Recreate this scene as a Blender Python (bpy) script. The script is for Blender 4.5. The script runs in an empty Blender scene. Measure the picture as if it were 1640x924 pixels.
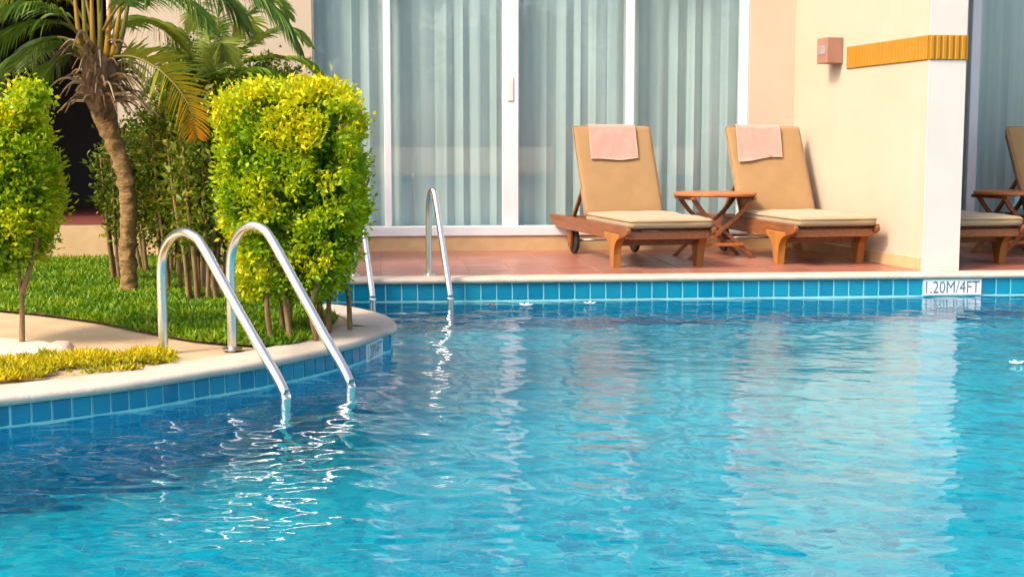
import bpy, bmesh, math, random
import numpy as np
from mathutils import Vector, Matrix, noise
from mathutils.geometry import tessellate_polygon

random.seed(7)
rng = np.random.default_rng(7)
R = math.radians
sc = bpy.context.scene
col = sc.collection

# ------------------------------------------------------------------ camera
CAM_H = 0.99                       # eye above the patio
F_PX = 2150.0                      # focal length in photo pixels (1640 wide)
PITCH = math.atan((462 - 228) / F_PX)
cam_d = bpy.data.cameras.new('camera')
cam_d.sensor_width = 36.0
cam_d.lens = F_PX / 1640 * 36.0
cam_d.clip_end = 1000.0
cam = bpy.data.objects.new('camera', cam_d)
col.objects.link(cam)
cam.location = (0, 0, CAM_H)
cam.rotation_euler = (R(90) - PITCH, 0, 0)
sc.camera = cam

# ------------------------------------------------------------------ sky and sun
SUN = Vector((-0.62, -0.50, 0.78)).normalized()      # direction towards the sun
w = bpy.data.worlds.new('World')
sc.world = w
w.use_nodes = True
nt = w.node_tree
sky = nt.nodes.new('ShaderNodeTexSky')
sky.sky_type = 'NISHITA'
sky.sun_disc = False
sky.sun_elevation = math.asin(SUN.z)
sky.sun_rotation = math.atan2(SUN.x, SUN.y)
sky.dust_density = 5.0
sky.ozone_density = 0.6
sky.air_density = 1.0
nt.links.new(sky.outputs[0], nt.nodes['Background'].inputs[0])
nt.nodes['Background'].inputs[1].default_value = 0.15
sun_d = bpy.data.lights.new('sun', 'SUN')
sun_d.energy = 1.5
sun_d.angle = R(10)
sun_d.color = (1.0, 0.86, 0.68)
sun = bpy.data.objects.new('sun', sun_d)
col.objects.link(sun)
sun.rotation_euler = (-SUN).to_track_quat('-Z', 'Y').to_euler()
sun_d.cycles.is_caustics_light = True

sc.view_settings.view_transform = 'Standard'
sc.view_settings.look = 'None'
sc.view_settings.gamma = 1.0
sc.view_settings.exposure = 1.18
sc.cycles.use_denoising = True
sc.cycles.caustics_refractive = True
sc.cycles.caustics_reflective = False
sc.cycles.sample_clamp_indirect = 6.0
sc.cycles.max_bounces = 10
sc.cycles.transparent_max_bounces = 12

# ------------------------------------------------------------------ pixel -> place
def ray(x, y):
    a = (x - 820) / F_PX; b = -(y - 462) / F_PX
    return (a, math.cos(PITCH) + b * math.sin(PITCH), -math.sin(PITCH) + b * math.cos(PITCH))
def atz(x, y, z):
    d = ray(x, y); t = (z - CAM_H) / d[2]
    return Vector((d[0] * t, d[1] * t, z))
def aty(x, y, Y):
    d = ray(x, y); t = Y / d[1]
    return Vector((d[0] * t, Y, CAM_H + d[2] * t))

# building frame: u along the far pool edge, v away from the pool, origin on the edge
TH = R(5.61)
BO = Vector((0, 9.871, 0))
CU, SU = math.cos(TH), math.sin(TH)
def B(u, v, z=0.0):
    return Vector((BO.x + u * CU - v * SU, BO.y + u * SU + v * CU, z))
BM = Matrix.Translation(BO) @ Matrix.Rotation(TH, 4, 'Z')
WATER = -0.18
ZI = -0.04           # top of the planted peninsula's paving
FLOOR = -1.35

# ------------------------------------------------------------------ materials
MATS = {}
def nodes(m):
    m.use_nodes = True
    n = m.node_tree.nodes; l = m.node_tree.links
    return n, l, n['Principled BSDF']
def mat(name, c1, c2=None, rough=0.6, scale=6.0, spec=0.4, metal=0.0, bump=0.0, bscale=40.0, stretch=(1, 1, 1), detail=4.0, sheen=0.0):
    m = bpy.data.materials.new(name)
    n, l, b = nodes(m)
    b.inputs['Roughness'].default_value = rough
    b.inputs['Specular IOR Level'].default_value = spec
    b.inputs['Metallic'].default_value = metal
    if sheen:
        b.inputs['Sheen Weight'].default_value = sheen
    b.inputs['Base Color'].default_value = (*c1, 1)
    tc = n.new('ShaderNodeTexCoord'); mp = n.new('ShaderNodeMapping')
    mp.inputs['Scale'].default_value = stretch
    l.new(tc.outputs['Object'], mp.inputs[0])
    if c2:
        t = n.new('ShaderNodeTexNoise'); t.inputs['Scale'].default_value = scale; t.inputs['Detail'].default_value = detail
        t.inputs['Roughness'].default_value = 0.6
        l.new(mp.outputs[0], t.inputs['Vector'])
        r = n.new('ShaderNodeValToRGB')
        r.color_ramp.elements[0].position = 0.3; r.color_ramp.elements[0].color = (*c1, 1)
        r.color_ramp.elements[1].position = 0.7; r.color_ramp.elements[1].color = (*c2, 1)
        l.new(t.outputs['Fac'], r.inputs[0]); l.new(r.outputs[0], b.inputs['Base Color'])
    if bump:
        t2 = n.new('ShaderNodeTexNoise'); t2.inputs['Scale'].default_value = bscale; t2.inputs['Detail'].default_value = 5
        l.new(mp.outputs[0], t2.inputs['Vector'])
        bp = n.new('ShaderNodeBump'); bp.inputs['Strength'].default_value = bump; bp.inputs['Distance'].default_value = 0.01
        l.new(t2.outputs['Fac'], bp.inputs['Height']); l.new(bp.outputs[0], b.inputs['Normal'])
    MATS[name] = m
    return m
def piece_mat(name, ca, cb, rough, spec=0.5, bump=0.0, bscale=30):
    """colour varies from piece to piece (object random) plus a little mottling"""
    m = mat(name, ca, None, rough, spec=spec, bump=bump, bscale=bscale)
    n, l, b = nodes(m)
    oi = n.new('ShaderNodeObjectInfo')
    r = n.new('ShaderNodeValToRGB')
    r.color_ramp.elements[0].color = (*ca, 1); r.color_ramp.elements[1].color = (*cb, 1)
    tc = n.new('ShaderNodeTexCoord'); t = n.new('ShaderNodeTexNoise'); t.inputs['Scale'].default_value = 7; t.inputs['Detail'].default_value = 5
    va = n.new('ShaderNodeVectorMath'); va.operation = 'ADD'
    l.new(tc.outputs['Object'], va.inputs[0]); l.new(oi.outputs['Location'], va.inputs[1]); l.new(va.outputs[0], t.inputs['Vector'])
    mx = n.new('ShaderNodeMath'); mx.operation = 'MULTIPLY_ADD'; mx.inputs[1].default_value = 0.6
    l.new(oi.outputs['Random'], mx.inputs[0])
    sb = n.new('ShaderNodeMath'); sb.operation = 'MULTIPLY_ADD'; sb.inputs[1].default_value = 0.8; sb.inputs[2].default_value = -0.2
    l.new(t.outputs['Fac'], sb.inputs[0]); l.new(sb.outputs[0], mx.inputs[2])
    l.new(mx.outputs[0], r.inputs[0]); l.new(r.outputs[0], b.inputs['Base Color'])
    return m
def leaf_mat(name, stops, trans=0.35, rough=0.45):
    m = bpy.data.materials.new(name)
    n, l, b = nodes(m)
    at = n.new('ShaderNodeAttribute'); at.attribute_name = 'tint'
    r = n.new('ShaderNodeValToRGB')
    el = r.color_ramp.elements
    while len(el) < len(stops): el.new(0.5)
    for e, (p, c) in zip(el, stops):
        e.position = p; e.color = (*c, 1)
    l.new(at.outputs['Fac'], r.inputs[0])
    l.new(r.outputs[0], b.inputs['Base Color'])
    b.inputs['Roughness'].default_value = rough
    b.inputs['Specular IOR Level'].default_value = 0.3
    tr = n.new('ShaderNodeBsdfTranslucent'); mx = n.new('ShaderNodeMixShader'); mx.inputs[0].default_value = trans
    l.new(r.outputs[0], tr.inputs[0]); l.new(b.outputs[0], mx.inputs[1]); l.new(tr.outputs[0], mx.inputs[2])
    l.new(mx.outputs[0], n['Material Output'].inputs[0])
    MATS[name] = m
    return m

mat('wall_cream', (0.475, 0.385, 0.288), (0.515, 0.425, 0.328), 0.85, 1.6, 0.2, bump=0.10, bscale=45, detail=8)
mat('wall_white', (0.60, 0.545, 0.50), (0.565, 0.51, 0.465), 0.8, 1.8, 0.2, bump=0.08, bscale=45, detail=8)
mat('plinth', (0.48, 0.32, 0.16), (0.55, 0.39, 0.21), 0.55, 8, 0.35, bump=0.1)
mat('frame_white', (0.70, 0.71, 0.74), (0.65, 0.66, 0.69), 0.35, 5, 0.5)
mat('coping', (0.47, 0.39, 0.31), (0.60, 0.52, 0.44), 0.6, 5, 0.3, bump=0.4, bscale=60, detail=9)
mat('paving', (0.42, 0.29, 0.165), (0.54, 0.40, 0.25), 0.75, 3.5, 0.25, bump=0.3, bscale=60)
mat('light_paving', (0.66, 0.58, 0.48), (0.60, 0.52, 0.42), 0.7, 6, 0.25, bump=0.3, bscale=60)
mat('soil', (0.10, 0.075, 0.035), (0.16, 0.12, 0.06), 0.95, 14, 0.1, bump=0.8, bscale=30)
mat('grout_red', (0.50, 0.33, 0.25), (0.44, 0.29, 0.22), 0.85, 10, 0.2)
piece_mat('terracotta', (0.29, 0.10, 0.065), (0.41, 0.165, 0.115), 0.30, 0.5, 0.05)
mat('dark_red_floor', (0.16, 0.04, 0.035), (0.20, 0.055, 0.045), 0.5, 4)
mat('grout_teal', (0.25, 0.62, 0.66), (0.32, 0.70, 0.72), 0.6, 12)
piece_mat('pool_tile', (0.0, 0.15, 0.29), (0.004, 0.27, 0.40), 0.12, 0.6)
mat('sign_tile', (0.78, 0.82, 0.84), (0.72, 0.76, 0.79), 0.25, 5)
mat('lettering', (0.10, 0.12, 0.16), (0.16, 0.18, 0.23), 0.5, 30)
mat('steel', (0.84, 0.81, 0.77), (0.74, 0.72, 0.69), 0.27, 5, 0.5, 1.0, bump=0.02)
mat('teak', (0.16, 0.052, 0.018), (0.30, 0.11, 0.036), 0.42, 5, 0.45, bump=0.2, bscale=25, stretch=(7, 0.7, 7))
mat('teak_top', (0.32, 0.10, 0.028), (0.48, 0.18, 0.055), 0.38, 5, 0.45, bump=0.15, bscale=25, stretch=(0.8, 9, 8))
mat('teak_pale', (0.30, 0.115, 0.022), (0.44, 0.19, 0.04), 0.45, 5, 0.45, bump=0.2, bscale=25, stretch=(6, 6, 0.8))
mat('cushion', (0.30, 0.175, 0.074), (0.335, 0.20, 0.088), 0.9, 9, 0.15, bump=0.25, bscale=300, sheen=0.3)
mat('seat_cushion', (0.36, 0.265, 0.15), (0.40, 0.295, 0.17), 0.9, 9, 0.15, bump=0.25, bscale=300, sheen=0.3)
mat('towel', (0.56, 0.235, 0.19), (0.62, 0.27, 0.22), 0.95, 14, 0.1, bump=0.5, bscale=220, sheen=0.5)
mat('piping', (0.27, 0.17, 0.08), (0.32, 0.20, 0.10), 0.9, 20)
mat('handle', (0.62, 0.58, 0.54), (0.66, 0.62, 0.58), 0.45, 8)
mat('rubber', (0.02, 0.02, 0.022), (0.035, 0.035, 0.035), 0.7, 12)
mat('gold', (0.46, 0.20, 0.008), (0.52, 0.235, 0.012), 0.35, 6, 0.5, 0.25)
mat('gold_back', (0.36, 0.16, 0.012), (0.42, 0.19, 0.02), 0.5, 6)
mat('sconce', (0.30, 0.145, 0.10), (0.36, 0.18, 0.125), 0.5, 8, bump=0.1)
mat('sconce_glass', (0.24, 0.20, 0.20), (0.34, 0.28, 0.28), 0.3, 25)
mat('unseen_dark_recess', (0.035, 0.055, 0.055), (0.06, 0.08, 0.075), 0.8, 2)  # dark colour chosen to dim the upper storey mirrored in the water
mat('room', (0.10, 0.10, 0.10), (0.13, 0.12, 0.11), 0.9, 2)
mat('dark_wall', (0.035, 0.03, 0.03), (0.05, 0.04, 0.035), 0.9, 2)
mat('curtain', (0.68, 0.76, 0.75), (0.88, 0.93, 0.93), 0.9, 3, 0.1, stretch=(5, 5, 0.12))  # pale streaks for overlapping sheer cloth, also standing in for fold shading
def make_translucent(name, f):
    m = MATS[name]; n, l, b = nodes(m)
    tr = n.new('ShaderNodeBsdfTranslucent'); mx = n.new('ShaderNodeMixShader'); mx.inputs[0].default_value = f
    src = b.inputs['Base Color'].links[0].from_socket
    l.new(src, tr.inputs[0]); l.new(b.outputs[0], mx.inputs[1]); l.new(tr.outputs[0], mx.inputs[2]); l.new(mx.outputs[0], n['Material Output'].inputs[0])
make_translucent('curtain', 0.3)
mat('palm_bark', (0.13, 0.08, 0.034), (0.34, 0.215, 0.09), 0.9, 16, 0.1, bump=1.0, bscale=38, stretch=(1, 1, 2), detail=8)
mat('fibre', (0.10, 0.055, 0.03), (0.24, 0.15, 0.085), 0.95, 18, 0.1, bump=0.9, bscale=30, stretch=(3, 3, 0.6))
mat('stub', (0.30, 0.19, 0.10), (0.48, 0.34, 0.20), 0.9, 14, 0.1, bump=0.6, bscale=40)
mat('bark', (0.17, 0.11, 0.05), (0.30, 0.20, 0.10), 0.9, 14, 0.1, bump=0.7, bscale=40, stretch=(2, 2, 0.5))
mat('stone', (0.42, 0.29, 0.22), (0.55, 0.40, 0.32), 0.8, 14, 0.2, bump=0.5)
mat('petal', (0.82, 0.82, 0.80), (0.74, 0.74, 0.70), 0.6, 20)
mat('dry_leaf', (0.25, 0.12, 0.04), (0.36, 0.18, 0.06), 0.7, 20)
leaf_mat('hedge_leaf', [(0.0, (0.06, 0.16, 0.004)), (0.35, (0.19, 0.36, 0.006)), (0.65, (0.40, 0.52, 0.006)), (0.90, (0.64, 0.63, 0.006)), (1.0, (0.72, 0.62, 0.008))])
leaf_mat('shrub_leaf', [(0.0, (0.05, 0.09, 0.005)), (0.5, (0.12, 0.19, 0.008)), (0.9, (0.28, 0.30, 0.015)), (1.0, (0.34, 0.20, 0.02))])
leaf_mat('bush_leaf', [(0.0, (0.04, 0.10, 0.008)), (0.5, (0.10, 0.20, 0.012)), (1.0, (0.30, 0.32, 0.02))])
leaf_mat('palm_leaf', [(0.0, (0.045, 0.09, 0.01)), (0.4, (0.12, 0.20, 0.015)), (0.7, (0.30, 0.30, 0.02)), (0.88, (0.55, 0.33, 0.02)), (1.0, (0.60, 0.20, 0.015))])
leaf_mat('palm_bluegreen', [(0.0, (0.05, 0.11, 0.02)), (0.5, (0.13, 0.23, 0.04)), (1.0, (0.34, 0.38, 0.06))], 0.4)
leaf_mat('bush_frond', [(0.0, (0.06, 0.13, 0.01)), (0.5, (0.18, 0.30, 0.02)), (1.0, (0.46, 0.44, 0.04))], 0.4)
leaf_mat('petiole', [(0.0, (0.08, 0.09, 0.015)), (0.5, (0.22, 0.17, 0.03)), (1.0, (0.48, 0.24, 0.03))], 0.1)
leaf_mat('grass', [(0.0, (0.05, 0.13, 0.003)), (0.5, (0.13, 0.27, 0.005)), (0.9, (0.30, 0.38, 0.01)), (1.0, (0.40, 0.30, 0.03))], 0.3)
leaf_mat('groundcover', [(0.0, (0.16, 0.20, 0.006)), (0.4, (0.50, 0.43, 0.008)), (1.0, (0.74, 0.56, 0.010))], 0.35)
leaf_mat('tree_leaf', [(0.0, (0.03, 0.07, 0.012)), (0.6, (0.08, 0.14, 0.02)), (1.0, (0.16, 0.20, 0.03))], 0.3)

# submerged pool finish: small blue mosaic
def pool_finish(name, ca, cb, cm, s):
    m = bpy.data.materials.new(name)
    n, l, b = nodes(m)
    uv = n.new('ShaderNodeUVMap')
    bt = n.new('ShaderNodeTexBrick')
    bt.offset = 0.0
    bt.inputs['Scale'].default_value = 1.0
    bt.inputs['Brick Width'].default_value = s; bt.inputs['Row Height'].default_value = s
    bt.inputs['Mortar Size'].default_value = s * 0.05
    bt.inputs['Color1'].default_value = (*ca, 1); bt.inputs['Color2'].default_value = (*cb, 1); bt.inputs['Mortar'].default_value = (*cm, 1)
    l.new(uv.outputs[0], bt.inputs['Vector'])
    l.new(bt.outputs['Color'], b.inputs['Base Color'])
    b.inputs['Roughness'].default_value = 0.4
    MATS[name] = m
pool_finish('mosaic_wall', (0.0, 0.20, 0.40), (0.005, 0.28, 0.48), (0.05, 0.36, 0.52), 0.117)
pool_finish('mosaic_ripple_light', (0.0, 0.33, 0.52), (0.0, 0.56, 0.69), (0.0, 0.53, 0.67), 0.065)  # tile contrast also stands in for light rippling through the water

def water_mat():
    m = bpy.data.materials.new('water')
    n, l, b = nodes(m)
    b.inputs['Base Color'].default_value = (0.80, 0.97, 1.0, 1)
    b.inputs['Roughness'].default_value = 0.0
    b.inputs['IOR'].default_value = 1.30
    b.inputs['Transmission Weight'].default_value = 1.0
    tc = n.new('ShaderNodeTexCoord'); prev = None
    for sx, sy, sc_, st in ((9.0, 20.0, 1.0, 0.0016),):
        mp = n.new('ShaderNodeMapping'); mp.inputs['Scale'].default_value = (sx, sy, 1)
        t = n.new('ShaderNodeTexNoise'); t.inputs['Scale'].default_value = sc_; t.inputs['Detail'].default_value = 1.5; t.inputs['Distortion'].default_value = 0.4
        l.new(tc.outputs['Object'], mp.inputs[0]); l.new(mp.outputs[0], t.inputs['Vector'])
        bp = n.new('ShaderNodeBump'); bp.inputs['Strength'].default_value = 1.0; bp.inputs['Distance'].default_value = st
        l.new(t.outputs['Fac'], bp.inputs['Height'])
        if prev: l.new(prev.outputs[0], bp.inputs['Normal'])
        prev = bp
    l.new(prev.outputs[0], b.inputs['Normal'])
    MATS['water'] = m
water_mat()
def glass_mat():
    m = bpy.data.materials.new('glass')
    n, l, b = nodes(m)
    lw = n.new('ShaderNodeLayerWeight'); lw.inputs[0].default_value = 0.5
    pw = n.new('ShaderNodeMath'); pw.operation = 'POWER'; pw.inputs[1].default_value = 4.0
    fr = n.new('ShaderNodeMath'); fr.operation = 'MULTIPLY_ADD'; fr.inputs[1].default_value = 0.7; fr.inputs[2].default_value = 0.06
    l.new(lw.outputs['Facing'], pw.inputs[0]); l.new(pw.outputs[0], fr.inputs[0])
    tr = n.new('ShaderNodeBsdfTransparent'); tr.inputs[0].default_value = (0.90, 0.95, 0.95, 1)
    gl = n.new('ShaderNodeBsdfGlossy'); gl.inputs['Roughness'].default_value = 0.015; gl.inputs['Color'].default_value = (0.9, 0.95, 0.95, 1)
    mx = n.new('ShaderNodeMixShader')
    l.new(fr.outputs[0], mx.inputs[0]); l.new(tr.outputs[0], mx.inputs[1]); l.new(gl.outputs[0], mx.inputs[2])
    l.new(mx.outputs[0], n['Material Output'].inputs[0])
    MATS['glass'] = m
glass_mat()

# ------------------------------------------------------------------ object helpers
def link(name, me, parent=None, m=None):
    o = bpy.data.objects.new(name, me)
    col.objects.link(o)
    if m is not None:
        me.materials.clear(); me.materials.append(MATS[m])
    if parent is not None:
        o.parent = parent
    return o
def bm_obj(name, bm, m, parent=None, smooth=False):
    me = bpy.data.meshes.new(name)
    bmesh.ops.recalc_face_normals(bm, faces=bm.faces)
    bm.to_mesh(me); bm.free()
    if smooth:
        me.polygons.foreach_set('use_smooth', [True] * len(me.polygons))
        try: me.set_sharp_from_angle(angle=R(40))
        except Exception: pass
    return link(name, me, parent, m)
def py_obj(name, verts, faces, m, parent=None, smooth=False):
    me = bpy.data.meshes.new(name)
    me.from_pydata([tuple(v) for v in verts], [], faces)
    me.update()
    if smooth: me.polygons.foreach_set('use_smooth', [True] * len(me.polygons))
    return link(name, me, parent, m)
def empty(name, loc=(0, 0, 0), rz=0.0, label=None, cat=None, group=None):
    o = bpy.data.objects.new(name, None)
    o.empty_display_size = 0.2
    col.objects.link(o)
    o.location = loc; o.rotation_euler = (0, 0, rz)
    if label: tag(o, label, cat, group)
    return o
def tag(o, label, cat, group=None):
    o['label'] = label; o['category'] = cat
    if group: o['group'] = group
    return o
def struct(o):
    o['kind'] = 'structure'; return o
def stuff(o):
    o['kind'] = 'stuff'; return o
def add_box(bm, x0, x1, y0, y1, z0, z1, bevel=0.0, seg=1, M=None):
    r = bmesh.ops.create_cube(bm, size=1.0)
    vs = r['verts']
    for v in vs:
        v.co = Vector(((x0 + x1) / 2 + v.co.x * (x1 - x0), (y0 + y1) / 2 + v.co.y * (y1 - y0), (z0 + z1) / 2 + v.co.z * (z1 - z0)))
    if bevel:
        es = list({e for v in vs for e in v.link_edges})
        g = bmesh.ops.bevel(bm, geom=es, offset=bevel, segments=seg, affect='EDGES', profile=0.5)
        vs = list({v for f in g['faces'] for v in f.verts} | {v for v in vs if v.is_valid})
    if M is not None:
        bmesh.ops.transform(bm, matrix=M, verts=vs)
    return vs
def box_obj(name, dims, m, parent=None, bevel=0.004, seg=1, M=None, smooth=False):
    bm = bmesh.new(); add_box(bm, *dims, bevel=bevel, seg=seg, M=M)
    return bm_obj(name, bm, m, parent, smooth)
def add_prism(bm, pts, d0, d1, axis='x', bevel=0.0):
    """pts: polygon in the two other axes, extruded along axis from d0 to d1"""
    def mk(a, b, d):
        return {'x': (d, a, b), 'y': (a, d, b), 'z': (a, b, d)}[axis]
    v0 = [bm.verts.new(mk(a, b, d0)) for a, b in pts]
    v1 = [bm.verts.new(mk(a, b, d1)) for a, b in pts]
    bm.faces.new(v0); bm.faces.new(list(reversed(v1)))
    n = len(pts); side = []
    for i in range(n):
        side.append(bm.faces.new((v0[i], v1[i], v1[(i + 1) % n], v0[(i + 1) % n])))
    if bevel:
        es = [e for e in {e for v in v0 + v1 for e in v.link_edges} if (e.verts[0] in v0) == (e.verts[1] in v0)]
        bmesh.ops.bevel(bm, geom=es, offset=bevel, segments=2, affect='EDGES', profile=0.5)
def tube_data(path, rad, nseg=10, cap=True):
    """path: list of Vector, rad: float or list; returns verts, faces"""
    n = len(path)
    rr = rad if hasattr(rad, '__len__') else [rad] * n
    verts, faces = [], []
    up = Vector((0, 0, 1)); prev = None
    for i, p in enumerate(path):
        t = (path[min(i + 1, n - 1)] - path[max(i - 1, 0)]).normalized()
        if prev is None:
            a = t.cross(up)
            if a.length < 1e-3: a = t.cross(Vector((1, 0, 0)))
            a.normalize()
        else:
            a = (prev - t * prev.dot(t)).normalized()
        prev = a; b = t.cross(a)
        for k in range(nseg):
            an = 2 * math.pi * k / nseg
            verts.append(p + (a * math.cos(an) + b * math.sin(an)) * rr[i])
    for i in range(n - 1):
        for k in range(nseg):
            k2 = (k + 1) % nseg
            faces.append((i * nseg + k, i * nseg + k2, (i + 1) * nseg + k2, (i + 1) * nseg + k))
    if cap:
        faces.append(tuple(reversed(range(nseg)))); faces.append(tuple((n - 1) * nseg + k for k in range(nseg)))
    return verts, faces
def tube_obj(name, path, rad, m, parent=None, nseg=10):
    v, f = tube_data(path, rad, nseg)
    return py_obj(name, v, f, m, parent, True)
def smooth_path(pts, n=8, closed=False):
    """Catmull-Rom"""
    out = []; N = len(pts)
    pts = [Vector(p) for p in pts]
    rng_ = range(N if closed else N - 1)
    for i in rng_:
        p0 = pts[(i - 1) % N] if (closed or i > 0) else pts[0] * 2 - pts[1]
        p1 = pts[i]; p2 = pts[(i + 1) % N]
        p3 = pts[(i + 2) % N] if (closed or i + 2 < N) else pts[-1] * 2 - pts[-2]
        for k in range(n):
            t = k / n
            out.append(0.5 * ((2 * p1) + (-p0 + p2) * t + (2 * p0 - 5 * p1 + 4 * p2 - p3) * t * t + (-p0 + 3 * p1 - 3 * p2 + p3) * t ** 3))
    if not closed: out.append(pts[-1])
    return out
def copy_tree(o, parent=None):
    c = o.copy(); col.objects.link(c); c.parent = parent
    for ch in list(o.children):
        copy_tree(ch, c)
    return c
def quads_obj(name, V, tint, m, parent=None, tri=False):
    """V: (n,4,3) leaf quads (or strips), tint: (n,)"""
    n, k = V.shape[0], V.shape[1]
    me = bpy.data.meshes.new(name)
    me.vertices.add(n * k); me.vertices.foreach_set('co', V.reshape(-1).astype(np.float32))
    me.loops.add(n * k); me.loops.foreach_set('vertex_index', np.arange(n * k, dtype=np.int32))
    me.polygons.add(n)
    me.polygons.foreach_set('loop_start', (np.arange(n) * k).astype(np.int32))
    me.polygons.foreach_set('loop_total', np.full(n, k, dtype=np.int32))
    at = me.attributes.new('tint', 'FLOAT', 'POINT')
    at.data.foreach_set('value', np.repeat(np.clip(tint, 0, 1), k).astype(np.float32))
    me.update(); me.validate()
    return link(name, me, parent, m)
def unit(a):
    return a / np.maximum(np.linalg.norm(a, axis=-1, keepdims=True), 1e-9)
def leaf_quads(P, D, L, Wd, fold=0.25):
    """diamond leaves at P pointing along D, length L, width Wd"""
    n = len(P)
    D = unit(D); S = unit(np.cross(D, rng.normal(size=(n, 3)))); N = np.cross(D, S)
    L = L[:, None]; Wd = Wd[:, None]
    mid = P + D * L * 0.45
    return np.stack([P, mid + S * Wd * 0.5 + N * Wd * fold, P + D * L, mid - S * Wd * 0.5 + N * Wd * fold], 1)

# ------------------------------------------------------------------ pool outline
isl_px = [(-140, 676), (0, 655), (200, 630), (330, 609), (444, 590), (560, 563), (607, 545), (626, 522), (618, 508), (590, 498), (545, 489)]
isl = [atz(x, y - 4 if i < 7 else y, ZI - (0.045 if i < 7 else 0.0)) for i, (x, y) in enumerate(isl_px)]
for v in isl: v.z = ZI
tip = [Vector((-1.34, 8.62, ZI)), Vector((-1.72, 8.98, ZI)), Vector((-1.98, 9.28, ZI))]
pre = [Vector((-9.0, 3.2, ZI)), Vector((-5.5, 4.0, ZI)), Vector((-3.6, 4.55, ZI))]
island_edge = smooth_path(pre + isl + tip, 6)
far_l = B(-2.02, 0); far_r = B(13.0, 0)
POOL_S = -15.0
outline = [Vector((-9, POOL_S, 0)), Vector((far_r.x, POOL_S, 0)), Vector(far_r), Vector(far_l)] + [v.copy() for v in reversed(island_edge)]
hole = [Vector((v.x, v.y, 0)) for v in outline]

# ground sheet with the pool left open
outer = [Vector((-250, -250, 0)), Vector((250, -250, 0)), Vector((250, 250, 0)), Vector((-250, 250, 0))]
tris = tessellate_polygon([outer, hole])
allv = outer + hole
gnd = py_obj('ground', [(v.x, v.y, ZI - 0.012) for v in allv], [tuple(t) for t in tris], 'paving')
struct(gnd)

# basin: walls follow the outline, floor one sheet
def wall_strip(pts, z0f, z1, name, m, closed=True):
    vs, fs, uvs = [], [], []
    s = 0.0; n = len(pts); rngn = n if closed else n - 1
    for i in range(rngn):
        a, b = pts[i], pts[(i + 1) % n]
        d = (Vector((b.x, b.y)) - Vector((a.x, a.y))).length
        k = len(vs); z0 = z0f(i) if callable(z0f) else z0f
        vs += [(a.x, a.y, z0), (b.x, b.y, z0), (b.x, b.y, z1), (a.x, a.y, z1)]
        fs.append((k, k + 1, k + 2, k + 3))
        uvs += [(s, z0), (s + d, z0), (s + d, z1), (s, z1)]
        s += d
    o = py_obj(name, vs, fs, m)
    uv = o.data.uv_layers.new(name='UVMap')
    for i, c in enumerate(uvs): uv.data[i].uv = c
    return o
basin = wall_strip(outline, WATER - 0.004, FLOOR, 'pool_basin', 'mosaic_wall')
struct(basin)
bx0, bx1, by0, by1 = -9.0, far_r.x, POOL_S, 11.5
floor = py_obj('pool_floor', [(bx0 - .5, by0 - .5, FLOOR), (bx1 + .5, by0 - .5, FLOOR), (bx1 + .5, by1, FLOOR), (bx0 - .5, by1, FLOOR)], [(0, 1, 2, 3)], 'mosaic_ripple_light')
uv = floor.data.uv_layers.new(name='UVMap')
for i, v in enumerate(floor.data.vertices): uv.data[i].uv = (v.co.x, v.co.y)
struct(floor)
grout = wall_strip(outline, lambda i: -0.02 if i < 3 else ZI - 0.02, WATER - 0.004, 'pool_wall', 'grout_teal')
struct(grout)
for o in (floor, basin): o.cycles.is_caustics_receiver = True

# water sheet with real waves
def axis_pts(lo, f0, f1, hi, step):
    a = list(np.arange(f0, f1, step))
    l = []; x = f0; s = step
    while x > lo: s *= 1.25; x -= s; l.append(x)
    r = []; x = f1; s = step
    while x < hi: r.append(x); s *= 1.25; x += s
    return np.array(sorted(set([max(v, lo) for v in l])) + a + r + [hi])
wx = axis_pts(-8.9, -3.0, 5.0, far_r.x - .05, 0.020)
wy = axis_pts(POOL_S + .05, 3.2, 10.6, 11.2, 0.0145)
GX, GY = np.meshgrid(wx, wy)
def waves(X, Y):
    Z = np.zeros_like(X)
    r = np.random.default_rng(21)
    # slow swell breaks up the amplitude so the water is calmer in patches
    env = 0.75 + 0.35 * np.sin(0.55 * X + 0.9 * Y + 1.0) * np.sin(0.8 * Y - 0.35 * X) + 0.2 * np.sin(1.7 * X - 0.6 * Y)
    for lam, slope, n in ((1.5, 0.010, 4), (0.75, 0.018, 6), (0.38, 0.028, 10), (0.21, 0.036, 14), (0.12, 0.042, 18), (0.075, 0.032, 20)):
        for _ in range(n):
            la = lam * r.uniform(0.8, 1.25); a = r.normal(1.48, 0.60)
            k = 2 * math.pi / la
            A = slope / math.sqrt(n) * 1.41 / k
            ph = r.uniform(0, 6.28)
            wob = 0.6 * np.sin(k * 0.22 * (X * math.sin(a) - Y * math.cos(a)) + r.uniform(0, 6.28))
            Z += A * np.sin(k * (X * math.cos(a) + Y * math.sin(a)) + ph + wob)
    return Z * np.clip(env, 0.35, 1.4)
GZ = WATER + waves(GX, GY)
ny, nx = GX.shape
me = bpy.data.meshes.new('pool_water')
V = np.stack([GX, GY, GZ], -1).reshape(-1, 3)
idx = np.arange(nx * ny).reshape(ny, nx)
Q = np.stack([idx[:-1, :-1], idx[:-1, 1:], idx[1:, 1:], idx[1:, :-1]], -1).reshape(-1, 4)
me.vertices.add(len(V)); me.vertices.foreach_set('co', V.reshape(-1).astype(np.float32))
me.loops.add(Q.size); me.loops.foreach_set('vertex_index', Q.reshape(-1).astype(np.int32))
me.polygons.add(len(Q)); me.polygons.foreach_set('loop_start', (np.arange(len(Q)) * 4).astype(np.int32)); me.polygons.foreach_set('loop_total', np.full(len(Q), 4, dtype=np.int32))
me.polygons.foreach_set('use_smooth', np.ones(len(Q), dtype=bool))
me.update(); me.validate()
water = struct(link('pool_water', me, None, 'water'))
water.cycles.is_caustics_caster = True

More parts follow.
